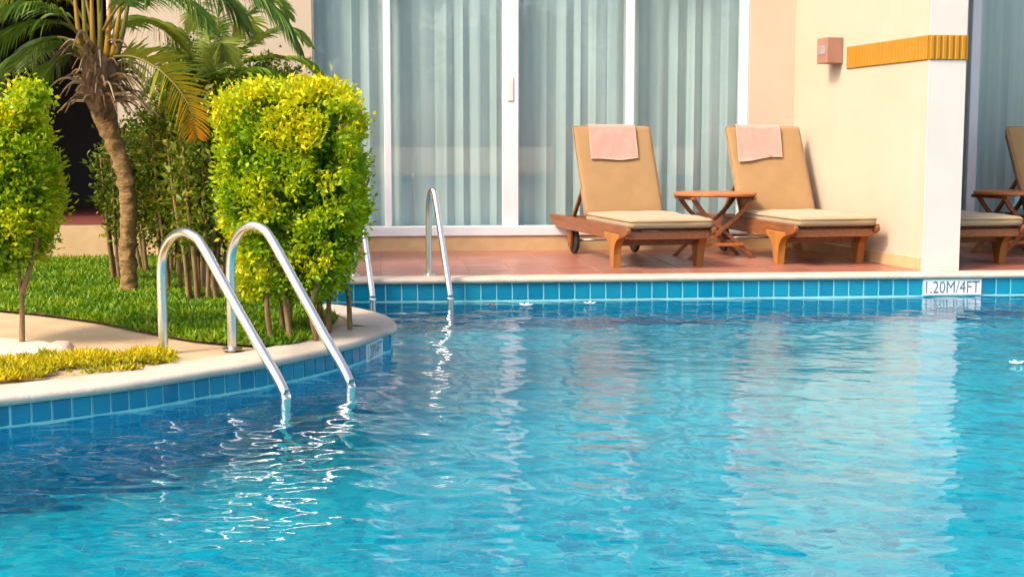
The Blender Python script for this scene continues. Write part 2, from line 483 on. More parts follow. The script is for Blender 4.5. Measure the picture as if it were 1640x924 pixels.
# ------------------------------------------------------------------ coping
def coping(name, path, ztop, width, side=1, over=0.035, th=0.045):
    """rounded-nose kerb swept along the pool edge; side=+1: land on the left of the direction of travel"""
    r = th / 2
    prof = [(-over + r - r * math.sin(a), -r + r * math.cos(a)) for a in [R(x) for x in (0, 20, 45, 70, 90, 110, 135, 160, 180)]]
    prof = [(width, 0.0)] + [(width * .5, 0.0)] + prof + [(width, -th)]
    n = len(path); vs, fs = [], []; k = len(prof)
    for i, p in enumerate(path):
        t = (path[min(i + 1, n - 1)] - path[max(i - 1, 0)]); t.z = 0; t.normalize()
        nrm = Vector((-t.y, t.x, 0)) * side
        for d, z in prof:
            vs.append((p.x + nrm.x * d, p.y + nrm.y * d, ztop + z))
    for i in range(n - 1):
        for j in range(k - 1):
            fs.append((i * k + j, i * k + j + 1, (i + 1) * k + j + 1, (i + 1) * k + j))
    o = py_obj(name, vs, fs, 'coping', None, True)
    try: o.data.set_sharp_from_angle(angle=R(50))
    except Exception: pass
    return struct(o)
coping('pool_coping', [far_l + (far_r - far_l) * t for t in np.linspace(0, 1, 40)], 0.0, 0.16, 1)
coping('pool_coping', island_edge, ZI, 0.24, 1)
coping('pool_coping', [Vector((-9, POOL_S, 0)), Vector((far_r.x, POOL_S, 0))], 0.0, 0.5, -1)

# ------------------------------------------------------------------ pool band tiles
def tile_mesh(w_, h_, d=0.006):
    bm = bmesh.new(); add_box(bm, -w_ / 2, w_ / 2, -d, d, -h_ / 2, h_ / 2, bevel=0.003)
    me = bpy.data.meshes.new('tile'); bm.to_mesh(me); bm.free(); me.materials.append(MATS['pool_tile'])
    return me
PT = 0.1165
tm = tile_mesh(PT - 0.010, 0.116)
SIGN_U = (-1.98 + 44 * PT, -1.98 + 48 * PT)
u = -1.98
while u < 7.0:
    if u + PT < SIGN_U[0] + 0.02 or u > SIGN_U[1] - 0.02:
        o = bpy.data.objects.new('tile', tm); col.objects.link(o); o.parent = grout
        o.location = B(u + PT / 2, 0.0, -0.045 - 0.062)
        o.rotation_euler = (0, 0, TH)
    u += PT
# peninsula tiles
PI_ = 0.086
tmi = tile_mesh(PI_ - 0.008, 0.082)
cum = [0.0]
for a, b in zip(island_edge[:-1], island_edge[1:]): cum.append(cum[-1] + (b - a).length)
def on_edge(s):
    i = max(0, min(len(cum) - 2, int(np.searchsorted(cum, s)) - 1))
    t = (s - cum[i]) / (cum[i + 1] - cum[i])
    p = island_edge[i].lerp(island_edge[i + 1], t); d = (island_edge[i + 1] - island_edge[i]).normalized()
    return p, d
def s_at(P):
    return cum[int(np.argmin([(v - P).length for v in island_edge]))]
s = s_at(pre[1])
sig0 = s + PI_ * round((s_at(atz(579, 553, ZI - .045)) - s) / PI_)
sig1 = sig0 + PI_ * 3
s_end = s_at(tip[1])
while s < s_end:
    if s + PI_ < sig0 + 0.02 or s > sig1 - 0.02:
        p, d = on_edge(s + PI_ / 2)
        o = bpy.data.objects.new('tile', tmi); col.objects.link(o); o.parent = grout
        o.location = (p.x, p.y, ZI - 0.045 - 0.042)
        o.rotation_euler = (0, 0, math.atan2(d.y, d.x))
    s += PI_

# depth signs
def text_mesh(body, width, height):
    cu = bpy.data.curves.new('lettering', 'FONT'); cu.body = body; cu.size = 1.0; cu.extrude = 0.0; cu.offset = 0.0; cu.resolution_u = 3
    to = bpy.data.objects.new('lettering', cu); col.objects.link(to)
    dg = bpy.context.evaluated_depsgraph_get()
    me = bpy.data.meshes.new_from_object(to.evaluated_get(dg))
    bpy.data.objects.remove(to); bpy.data.curves.remove(cu)
    co = np.zeros(len(me.vertices) * 3, dtype=np.float32); me.vertices.foreach_get('co', co); co = co.reshape(-1, 3)
    lo, hi = co.min(0), co.max(0)
    co[:, 0] = (co[:, 0] - (lo[0] + hi[0]) / 2) / (hi[0] - lo[0]) * width
    co[:, 1] = (co[:, 1] - (lo[1] + hi[1]) / 2) / (hi[1] - lo[1]) * height
    return me, co
su0 = (SIGN_U[0] + SIGN_U[1]) / 2
sg = empty('depth_sign', B(su0, -0.004, -0.108), TH, 'white depth plate reading 1.20M/4FT below the white column', 'sign')
box_obj('plate', (-0.229, 0.229, -0.008, 0.004, -0.062, 0.060), 'sign_tile', sg, 0.003)
tme, co = text_mesh('1.20M/4FT', 0.425, 0.092)
V3 = np.stack([co[:, 0], np.full(len(co), -0.0105), co[:, 1]], -1)
tme.vertices.foreach_set('co', V3.reshape(-1).astype(np.float32)); tme.update()
link('lettering', tme, sg, 'lettering')

sp, sd = on_edge((sig0 + sig1) / 2)
sg2 = empty('depth_sign', (sp.x, sp.y, ZI - 0.094), 0.0, 'white depth plate on the rounded tip of the planted peninsula', 'sign')
LEN = sig1 - sig0
vs, fs = [], []
for i in range(13):
    p, d = on_edge(sig0 + LEN * i / 12); n_ = Vector((d.y, -d.x, 0)) * 0.010
    for off, z in ((n_, 0.048), (n_, -0.052), (n_ * -0.5, -0.052), (n_ * -0.5, 0.048)):
        vs.append((p.x + off.x - sp.x, p.y + off.y - sp.y, z))
for i in range(12):
    for j in range(4):
        fs.append((i * 4 + j, i * 4 + (j + 1) % 4, i * 4 + 4 + (j + 1) % 4, i * 4 + 4 + j))
fs += [(3, 2, 1, 0), (48, 49, 50, 51)]
py_obj('plate', vs, fs, 'sign_tile', sg2)
tme, co = text_mesh('1.20M/4FT', LEN * 0.88, 0.075)
V3 = []
for x, y, _ in co:
    p, d = on_edge((sig0 + sig1) / 2 + float(x)); n_ = Vector((d.y, -d.x, 0)) * 0.013
    V3.append((p.x + n_.x - sp.x, p.y + n_.y - sp.y, float(y) - 0.002))
tme.vertices.foreach_set('co', np.array(V3, dtype=np.float32).reshape(-1)); tme.update()
link('lettering', tme, sg2, 'lettering')

# ------------------------------------------------------------------ patio of terracotta tiles
WALL_V = 2.5
pat = struct(py_obj('patio', [B(-2.3, 0.16, -0.006), B(9, 0.16, -0.006), B(9, WALL_V + .1, -0.006), B(-2.3, WALL_V + .1, -0.006),
                              B(-2.3, 0.16, -0.06), B(9, 0.16, -0.06), B(9, WALL_V + .1, -0.06), B(-2.3, WALL_V + .1, -0.06)],
                    [(0, 1, 2, 3), (0, 4, 5, 1), (3, 7, 4, 0)], 'grout_red'))
DT = 0.335
bm = bmesh.new(); add_box(bm, -DT / 2 + 0.004, DT / 2 - 0.004, -DT / 2 + 0.004, DT / 2 - 0.004, -0.01, 0.0, bevel=0.002)
dtm = bpy.data.meshes.new('tile'); bm.to_mesh(dtm); bm.free(); dtm.materials.append(MATS['terracotta'])
for j in range(7):
    for i in range(26):
        uu = -2.3 + DT * (i + .5); vv = 0.165 + DT * (j + .5)
        o = bpy.data.objects.new('tile', dtm); col.objects.link(o); o.parent = pat
        o.location = B(uu, vv, random.uniform(-0.0008, 0.0008)); o.rotation_euler = (0, 0, TH)

# ------------------------------------------------------------------ building
bld = empty('hotel_building', BO, TH, 'cream hotel building with curtained sliding glass doors and a dark doorway', 'building')
def bbox(name, dims, m, parent=bld, bevel=0.004, **k):
    return box_obj(name, dims, m, parent, bevel, **k)
# openings: doorway u -5.0..-3.29, first glass doors u -1.555..2.456, second from u 4.5
ZL = 2.75          # lintel
D0, D1 = -5.6, -3.29
G0, G1 = -1.555, 2.456
H0, H1 = 4.46, 8.2
T = 0.25
for a, b in ((-14, D0), (D1, G0), (G1, H0), (H1, 14)):
    bbox('wall', (a, b, WALL_V, WALL_V + T, 0.0, 3.0), 'wall_cream')
for a, b, z in ((D0, D1, 2.45), (G0, G1, ZL), (H0, H1, ZL)):
    bbox('wall', (a, b, WALL_V + .002, WALL_V + T - .002, z, 3.0), 'wall_cream', bevel=0)
# thin brownish trim band on the wall left of the glass
bbox('trim', (D1 + .02, G0 - .02, WALL_V - 0.012, WALL_V + .01, 1.735, 1.765), 'plinth')
# plinths
bbox('plinth', (D1, G1 + .44, WALL_V - 0.03, WALL_V + .03, -0.02, 0.134), 'plinth')
bbox('plinth', (H0 - .9, H1, WALL_V - 0.03, WALL_V + .03, -0.02, 0.134), 'plinth')
# door step and dark porch
bbox('step', (D0 - 3.5, D1 + 0.02, WALL_V - 0.14, WALL_V + 3.2, -0.06, 0.262), 'plinth')
bbox('porch_floor', (D0, D1, WALL_V - 0.14, WALL_V + 3.1, 0.2635, 0.274), 'dark_red_floor', bevel=0)
bbox('door_jamb', (D1 - 0.055, D1 - .002, WALL_V - 0.012, WALL_V + .2, 0.274, 2.45), 'frame_white')
bbox('porch_wall', (D0 - .1, D1 + .1, WALL_V + 3.0, WALL_V + 3.1, 0.2, 2.6), 'dark_wall', bevel=0)
bbox('porch_wall', (D0 - .12, D0, WALL_V + T, WALL_V + 3.1, 0.2, 2.6), 'dark_wall', bevel=0)
bbox('porch_wall', (D1, D1 + .12, WALL_V + T, WALL_V + 3.1, 0.2, 2.6), 'dark_wall', bevel=0)
bbox('porch_ceiling', (D0 - .12, D1 + .12, WALL_V + T, WALL_V + 3.1, 2.45, 2.55), 'dark_wall', bevel=0)
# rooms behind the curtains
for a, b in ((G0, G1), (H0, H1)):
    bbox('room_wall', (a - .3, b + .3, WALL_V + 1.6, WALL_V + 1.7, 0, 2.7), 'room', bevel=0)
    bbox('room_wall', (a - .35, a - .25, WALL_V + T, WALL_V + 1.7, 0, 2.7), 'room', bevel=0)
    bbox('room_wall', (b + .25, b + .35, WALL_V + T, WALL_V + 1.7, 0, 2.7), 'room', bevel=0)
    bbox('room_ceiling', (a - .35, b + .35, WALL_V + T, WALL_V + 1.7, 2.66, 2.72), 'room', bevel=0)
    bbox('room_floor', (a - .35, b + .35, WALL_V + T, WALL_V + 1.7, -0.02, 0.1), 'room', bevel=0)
# sliding doors
def glazing(a, b, posts):
    d = empty('sliding_door'); d.parent = bld
    fv0, fv1 = WALL_V + 0.02, WALL_V + 0.10
    box_obj('sill', (a, b, WALL_V - 0.045, fv1 + .02, 0.134, 0.224), 'frame_white', d, 0.006)
    box_obj('head', (a, b, fv0, fv1, ZL - .08, ZL - .001), 'frame_white', d, 0.005)
    edges = []
    for (p0, p1) in posts:
        box_obj('frame_post', (p0, p1, fv0 - .01, fv1, 0.224, ZL - .08), 'frame_white', d, 0.006)
    for (p, q) in zip(posts[:-1], posts[1:]):
        edges.append((p[1], q[0]))
    for k, (x0, x1) in enumerate(edges):
        box_obj('pane', (x0, x1, fv0 + .03, fv0 + .036, 0.224, ZL - .08), 'glass', d, 0)
    return d
posts1 = [(G0, G0 + .012), (-0.921, -0.854), (0.159, 0.309), (1.306, 1.382), (2.373, G1)]
door = glazing(G0, G1, posts1)
box_obj('handle', (0.205, 0.262, WALL_V + 0.0, WALL_V + 0.012, 1.36, 1.58), 'handle', door, 0.008, 2)
posts2 = [(H0, H0 + .012), (4.60, 4.69), (5.72, 5.79), (6.85, 7.0), (H1 - .08, H1)]
glazing(H0, H1, posts2)
# handle recess on the meeting stile
# fin wall between the patios (a little skewed), white front, gold band
FL0, FL1 = 3.2, 2.89
FR0, FR1 = 3.50, 3.36
FV = 0.16
def fin(name, z0, z1, m_side):
    bm = bmesh.new()
    add_prism(bm, [(FL0, FV + .004), (FR0, FV + .004), (FR1, WALL_V + .02), (FL1, WALL_V + .02)], z0, z1, 'z')
    o = bm_obj(name, bm, m_side, bld); return o
fin('fin_wall', 0.0, 5.6, 'wall_cream')
bbox('pier_face', (FL0 + 0.002, FR0 - 0.002, FV - 0.008, FV + .004, 0.0, 5.6), 'wall_white', bevel=0.003)
dirv = Vector((FL1 - FL0, WALL_V - FV, 0)); flen = dirv.length; dirv.normalize()
fn = Vector((-dirv.y, dirv.x, 0))           # outwards: towards -u
ang = math.atan2(dirv.y, dirv.x)
FM = Matrix.Translation((FL0, FV, 0)) @ Matrix.Rotation(ang, 4, 'Z')     # local x runs along the fin's left face, local +y outwards
def fbox(name, dims, m, parent, bevel=0.003, **k):
    return box_obj(name, dims, m, parent, bevel, M=FM, **k)
fbox('skirting', (0.02, flen - .02, -0.01, 0.012, 0.0, 0.10), 'plinth', bld)
band_z = (1.612, 1.798)
gb = empty('gold_band'); gb.parent = bld
BL = 1.32          # band length along the side
fbox('backing', (0.003, BL, -0.01, 0.004, *band_z), 'gold_back', gb, 0)
ns = 26
for i in range(ns):
    x0 = 0.006 + (BL - .01) * i / ns
    fbox('rib', (x0, x0 + (BL - .01) / ns * 0.90, 0.003, 0.013, band_z[0] + .003, band_z[1] - .003), 'gold', gb, 0.003)
box_obj('backing', (FL0 - 0.002, FR0 + 0.002, FV - 0.013, FV, *band_z), 'gold_back', gb, 0)
for i in range(6):
    x0 = FL0 + 0.004 + 0.296 * i / 6
    box_obj('rib', (x0, x0 + 0.031, FV - 0.024, FV - 0.011, band_z[0] + .003, band_z[1] - .003), 'gold', gb, 0.004)
# wall lamp
sc_o = empty('wall_lamp', BM @ (FM @ Vector((1.50, 0.0, 1.775))), TH + ang, 'square terracotta wall lamp beside the gold band on the fin wall', 'lamp')
box_obj('housing', (-0.10, 0.10, 0.0, 0.15, -0.11, 0.11), 'sconce', sc_o, 0.006, 2)
box_obj('window', (-0.06, 0.06, 0.148, 0.154, -0.035, 0.045), 'sconce_glass', sc_o, 0.002)
box_obj('back_plate', (-0.085, 0.085, -0.004, 0.002, -0.08, 0.08), 'sconce', sc_o, 0.001)
# slab of the floor above and unseen dark recess added to dim water reflections
bbox('unseen_recess_wall', (-14, 14, WALL_V + 1.6, WALL_V + 1.8, 3.0, 6.2), 'unseen_dark_recess', bevel=0)
bbox('unseen_recess_ceiling', (-14, 14, 2.25, WALL_V + 1.8, 6.2, 6.4), 'unseen_dark_recess', bevel=0)
bbox('unseen_recess_floor', (-14, 14, WALL_V, WALL_V + 1.6, 3.0, 3.1), 'unseen_dark_recess', bevel=0)
bbox('balcony_slab', (-14, 14, 2.25, WALL_V + .0, 3.0, 3.15), 'wall_white')

# curtains
def curtain(u0, u1, v, label, seed, top=ZL + .02):
    r = np.random.default_rng(seed)
    n = max(24, int((u1 - u0) * 140)); xs = np.linspace(0, 1, n)
    ph = np.cumsum(np.repeat(r.uniform(0.45, 2.0, n // 6 + 1), 6)[:n]); ph = ph / ph[-1] * (u1 - u0) * 2 * math.pi / 0.17
    amp = 0.010 + 0.018 * (0.5 + 0.5 * np.sin(xs * 9 + seed))
    vs, fs = [], []
    rows = [(0.15, 1.15), (0.8, 1.0), (1.6, 0.95), (top, 0.85)]
    for z, s_ in rows:
        for i in range(n):
            vs.append((u0 + (u1 - u0) * xs[i] + 0.008 * s_ * math.sin(2 * ph[i]), v + amp[i] * s_ * math.sin(ph[i]), z))
    for j in range(len(rows) - 1):
        for i in range(n - 1):
            fs.append((j * n + i, j * n + i + 1, (j + 1) * n + i + 1, (j + 1) * n + i))
    o = py_obj('curtain', vs, fs, 'curtain', None, True)
    o.matrix_world = BM
    return tag(o, label, 'curtain', 'sheer curtains behind the glass doors')
cv = WALL_V + 0.19
curtain(G0 - .1, -0.89, cv, 'grey-green curtain behind the glass pane just above the square hedge', 1)
curtain(-0.88, 0.23, cv, 'grey-green curtain behind the glass pane above the far pool ladder', 2)
curtain(0.24, 1.34, cv, 'grey-green curtain behind the glass pane left of the first lounger backrest', 3)
curtain(1.35, G1 + .1, cv, 'grey-green curtain behind the glass pane above the round table', 4)
curtain(H0 - .05, 5.75, cv, 'grey-blue curtain behind the glass right of the white column', 5)
curtain(5.76, H1, cv, 'curtain behind the glass doors out at the right edge', 6)

# ------------------------------------------------------------------ loungers
def make_lounger():
    t = empty('sun_lounger')
    for sx in (-1, 1):
        bm = bmesh.new()
        pr = [(-0.33, 0.285), (-0.335, 0.31), (-0.31, 0.335), (0.2, 0.335), (1.86, 0.335), (1.90, 0.325), (1.86, 0.285), (1.74, 0.235), (1.45, 0.222), (0.3, 0.222), (0.14, 0.228), (-0.12, 0.235), (-0.22, 0.25), (-0.29, 0.262)]
        add_prism(bm, pr, sx * 0.335, sx * 0.372, 'x', 0.006)
        bm_obj('rail', bm, 'teak', t)
        bm = bmesh.new()
        pl = [(-0.04, 0.0), (0.035, 0.0), (0.052, 0.10), (0.075, 0.17), (0.12, 0.215), (0.20, 0.232), (0.20, 0.27), (-0.17, 0.27), (-0.17, 0.24), (-0.10, 0.215), (-0.065, 0.17), (-0.05, 0.10)]
        add_prism(bm, pl, sx * 0.322 if sx > 0 else -0.384, sx * 0.384 if sx > 0 else -0.322, 'x', 0.006)
        bm_obj('leg', bm, 'teak_pale', t)
        bm = bmesh.new()
        add_prism(bm, [(1.33, 0.06), (1.40, 0.06), (1.47, 0.25), (1.30, 0.25)], sx * 0.31, sx * 0.334, 'x', 0.004)
        bm_obj('axle_bracket', bm, 'teak', t)
        # wheel
        cx = sx * 0.285; N = 24
        bm = bmesh.new()
        for (r0, hw) in ((0.118, 0.018),):
            rings = []
            for (rr, xx) in ((0.05, -hw), (r0 - .008, -hw), (r0, -hw + .008), (r0, hw - .008), (r0 - .008, hw), (0.05, hw)):
                rings.append([bm.verts.new((cx + xx, 1.365 + rr * math.cos(2 * math.pi * k / N), 0.118 + rr * math.sin(2 * math.pi * k / N))) for k in range(N)])
            for a, b in zip(rings, rings[1:] + rings[:1]):
                for k in range(N): bm.faces.new((a[k], a[(k + 1) % N], b[(k + 1) % N], b[k]))
        wh = bm_obj('wheel', bm, 'rubber', t, True)
        bm = bmesh.new()
        bmesh.ops.create_cone(bm, cap_ends=True, segments=20, radius1=0.051, radius2=0.051, depth=0.03, matrix=Matrix.Translation((cx, 1.365, 0.118)) @ Matrix.Rotation(R(90), 4, 'Y'))
        bm_obj('hub', bm, 'teak', wh, True)
    tube_obj('axle', [Vector((-0.33, 1.365, 0.118)), Vector((0.33, 1.365, 0.118))], 0.011, 'steel', t)
    box_obj('cross_bar', (-0.334, 0.334, -0.29, -0.25, 0.235, 0.30), 'teak', t, 0.005)
    box_obj('cross_bar', (-0.322, 0.322, -0.02, 0.015, 0.17, 0.215), 'teak', t, 0.004)
    box_obj('cross_bar', (-0.334, 0.334, 1.80, 1.84, 0.25, 0.315), 'teak', t, 0.005)
    for k in range(9):
        y = -0.24 + 0.125 * k
        box_obj('slat', (-0.334, 0.334, y, y + 0.075, 0.302, 0.322), 'teak', t, 0.003)
    # backrest frame
    hy, hz, ty, tz = 0.86, 0.335, 1.235, 1.065
    L = math.hypot(ty - hy, tz - hz); an = math.atan2(tz - hz, ty - hy)
    BMx = Matrix.Translation((0, hy, hz)) @ Matrix.Rotation(an, 4, 'X')       # local y runs up the backrest, local z to the front
    br = box_obj('backrest', (-0.325, -0.285, -0.04, L, -0.035, 0.0), 'teak', t, 0.004, M=BMx)
    box_obj('stile', (0.285, 0.325, -0.04, L, -0.035, 0.0), 'teak', br, 0.004, M=BMx)
    for k in range(6):
        y = 0.05 + k * (L - .13) / 5
        box_obj('slat', (-0.284, 0.284, y, y + .06, -0.028, -0.006), 'teak', br, 0.003, M=BMx)
    for sx in (-1, 1):      # props
        a = BMx @ Vector((sx * 0.26, 0.42, -0.035)); b = Vector((sx * 0.26, 1.50, 0.29))
        d = (b - a); Mx = Matrix.Translation(a) @ d.to_track_quat('Y', 'Z').to_matrix().to_4x4()
        box_obj('prop', (-0.016, 0.016, 0, d.length, -0.014, 0.014), 'teak', t, 0.003, M=Mx)
    box_obj('prop_bar', (-0.334, 0.334, 1.48, 1.515, 0.27, 0.31), 'teak', t, 0.004)
    # cushions
    def cush(name, w_, l_, th, m, M, seed, sag=0.012):
        bm = bmesh.new()
        add_box(bm, -w_ / 2, w_ / 2, 0, l_, 0, th, bevel=min(0.034, th * .42), seg=4)
        bmesh.ops.subdivide_edges(bm, edges=[e for e in bm.edges if e.calc_length() > 0.2], cuts=14, use_grid_fill=True)
        for v in bm.verts:
            fx = 1 - (abs(v.co.x) / (w_ / 2)) ** 4; fy = 1 - (abs(v.co.y - l_ / 2) / (l_ / 2)) ** 6
            if v.co.z > th * .5: v.co.z += sag * fx * max(fy, 0) + 0.008 * noise.noise(Vector((v.co.x * 5, v.co.y * 5, seed)))
            v.co.x += 0.006 * noise.noise(Vector((v.co.y * 6, v.co.z * 6, seed + 3))); v.co.y += 0.006 * noise.noise(Vector((v.co.x * 6, seed, v.co.z)))
        bmesh.ops.transform(bm, matrix=M, verts=bm.verts)
        co = bm_obj(name, bm, m, t, True)
        hw, rr, zc = w_ / 2 + .001, 0.03, th * 0.72
        loop = []
        for cx, cy, a0 in ((hw - rr, l_ - rr + .001, 0), (-hw + rr, l_ - rr + .001, 90), (-hw + rr, rr - .001, 180), (hw - rr, rr - .001, 270)):
            for k in range(5):
                a = R(a0 + 90 * k / 4); loop.append(M @ Vector((cx + rr * math.cos(a), cy + rr * math.sin(a), zc)))
        loop.append(loop[0].copy())
        tube_obj('piping', loop, 0.0055, 'piping', co, 6)
        return co
    seat_an = math.atan2(0.035, 1.2)
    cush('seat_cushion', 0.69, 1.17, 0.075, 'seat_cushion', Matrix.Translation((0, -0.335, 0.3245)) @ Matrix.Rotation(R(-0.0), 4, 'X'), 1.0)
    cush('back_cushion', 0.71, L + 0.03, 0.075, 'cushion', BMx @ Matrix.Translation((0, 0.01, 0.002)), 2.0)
    return t, BMx, L
loun, BMX, BLEN = make_lounger()
LG = 'teak sun loungers on the patio'
lspots = [((1.165, 10.745), 14.0, 'tan cushioned teak lounger nearest the pool ladder, pink towel over its back', ),
          ((2.525, 11.02), 13.0, 'tan cushioned teak lounger right of the round table, beside the cream fin wall'),
          ((3.70, 11.02), 13.0, 'lounger half hidden behind the white column with only its seat showing'),
          ((5.12, 11.26), 12.5, 'lounger cut off by the right edge, only its backrest corner showing')]
for i, ((x, y), a, lab) in enumerate(lspots):
    o = loun if i == 0 else copy_tree(loun)
    o.location = (x, y, 0.0); o.rotation_euler = (0, 0, R(a))
    tag(o, lab, 'sun lounger', LG)

# towels over the backrests
def towel(i, w_, front, back, skew, label, seed, off):
    (x, y), a, _ = lspots[i]
    M = Matrix.Translation((x, y, 0.0)) @ Matrix.Rotation(R(a), 4, 'Z') @ BMX
    top = BLEN + 0.043
    prof = []
    zf, zb = 0.102, -0.046
    nseg = 16
    for k in range(nseg + 1): prof.append((top - front + (front - .04) * k / nseg, zf))
    cz = (zf + zb) / 2; rz = (zf - zb) / 2
    for k in range(1, 9):
        an = math.pi * k / 9
        prof.append((top - .04 + (0.055) * math.sin(an), cz + rz * math.cos(an)))
    for k in range(nseg + 1): prof.append((top - .04 - (back - .04) * k / nseg, zb))
    nx_ = 24; vs, fs = [], []
    m_ = len(prof)
    for side in (0, 1):
        for j, (py_, pz) in enumerate(prof):
            for k in range(nx_ + 1):
                xx = (k / nx_ - .5) * w_ + off + skew * (top - py_)
                wav = 0.006 * noise.noise(Vector((xx * 9, py_ * 9, seed))) + 0.004 * noise.noise(Vector((xx * 25, py_ * 12, seed + 2)))
                yy = py_
                if j == 0: yy += 0.012 * math.sin(k / nx_ * 5 + seed) - skew * (k / nx_ - .5) * 0.3
                sgn = 1 if j <= m_ / 2 else -1
                zz = pz + wav + (0.007 * side if j <= nseg else (-0.007 * side if j >= m_ - nseg - 1 else 0.0))
                yy += 0.007 * side if nseg < j < m_ - nseg - 1 else 0
                vs.append(M @ Vector((xx, yy, zz)))
    n1 = nx_ + 1; tot = m_ * n1
    for j in range(m_ - 1):
        for k in range(nx_):
            q = (j * n1 + k, j * n1 + k + 1, (j + 1) * n1 + k + 1, (j + 1) * n1 + k)
            fs.append(q); fs.append(tuple(tot + c for c in reversed(q)))
    for j in range(m_ - 1):
        for k in (0, nx_):
            fs.append((j * n1 + k, (j + 1) * n1 + k, tot + (j + 1) * n1 + k, tot + j * n1 + k))
    for j in (0, m_ - 1):
        for k in range(nx_):
            fs.append((j * n1 + k, j * n1 + k + 1, tot + j * n1 + k + 1, tot + j * n1 + k))
    o = py_obj('towel', vs, fs, 'towel', None, True)
    return tag(o, label, 'towel', 'pink towels on the loungers')
towel(0, 0.43, 0.345, 0.25, -0.06, 'pink towel over the back of the lounger nearest the pool ladder', 1.3, -0.01)
towel(1, 0.42, 0.35, 0.25, -0.10, 'pink towel over the back of the lounger beside the fin wall', 4.1, -0.06)

# ------------------------------------------------------------------ round tables
def make_table():
    t = empty('round_table')
    bm = bmesh.new(); N = 48; r0 = 0.36
    rings = []
    for rr, z in ((r0 - .012, 0.530), (r0, 0.538), (r0, 0.554), (r0 - .008, 0.562)):
        rings.append([bm.verts.new((rr * math.cos(2 * math.pi * k / N), rr * math.sin(2 * math.pi * k / N), z)) for k in range(N)])
    for a, b in zip(rings, rings[1:]):
        for k in range(N): bm.faces.new((a[k], a[(k + 1) % N], b[(k + 1) % N], b[k]))
    bm.faces.new(list(reversed(rings[0]))); bm.faces.new(rings[-1])
    bm_obj('table_top', bm, 'teak_top', t, True)
    def bar(name, a, b, w_, d_, m='teak'):
        a, b = Vector(a), Vector(b); d = b - a
        Mx = Matrix.Translation(a) @ d.to_track_quat('Y', 'Z').to_matrix().to_4x4()
        return box_obj(name, (-w_ / 2, w_ / 2, 0, d.length, -d_ / 2, d_ / 2), m, t, 0.004, M=Mx)
    def curved_leg(y, x_top, x_mid, x_bot, m):
        path = smooth_path([(x_top, y, 0.53), ((x_top + x_mid) / 2 + (x_top - x_mid) * .10, y, 0.40), (x_mid, y, 0.27), ((x_bot + x_mid) / 2 - (x_mid - x_bot) * .05, y, 0.13), (x_bot, y, 0.0)], 5)
        bm = bmesh.new(); L_, R_ = [], []
        pts_l = [(p.x - 0.023, p.z) for p in path]; pts_r = [(p.x + 0.023, p.z) for p in reversed(path)]
        add_prism(bm, pts_l + pts_r, y - 0.012, y + 0.012, 'y', 0.003)
        return bm_obj('leg', bm, m, t)
    curved_leg(-0.20, 0.27, 0.02, -0.29, 'teak'); curved_leg(-0.175, -0.27, -0.02, 0.29, 'teak')
    curved_leg(0.20, 0.27, 0.02, -0.29, 'teak'); curved_leg(0.175, -0.27, -0.02, 0.29, 'teak')
    bar('top_rail', (0.27, -0.25, 0.515), (0.27, 0.25, 0.515), 0.03, 0.028)
    bar('top_rail', (-0.27, -0.25, 0.515), (-0.27, 0.25, 0.515), 0.03, 0.028)
    bar('stretcher', (0.19, -0.19, 0.12), (0.19, 0.19, 0.12), 0.028, 0.03, 'teak_top')
    bar('stretcher', (-0.19, -0.19, 0.12), (-0.19, 0.19, 0.12), 0.028, 0.03, 'teak_top')
    bar('stretcher', (-0.20, -0.1875, 0.12), (0.20, -0.1875, 0.12), 0.024, 0.028, 'teak_top')
    bar('stretcher', (0.0, -0.19, 0.275), (0.0, 0.19, 0.275), 0.024, 0.024)
    return t
tab = make_table()
tab2 = copy_tree(tab)
p1 = aty(1143, 415, 11.62)
tab.location = (p1.x, 11.62, 0); tab.rotation_euler = (0, 0, R(12))
tag(tab, 'round teak side table with crossed legs between the two towelled loungers', 'table', 'round teak side tables')
tab2.location = (aty(1623, 415, 11.9).x, 11.9, 0); tab2.rotation_euler = (0, 0, R(18))
tag(tab2, 'round teak side table right of the white column, cut by the photo edge', 'table', 'round teak side tables')

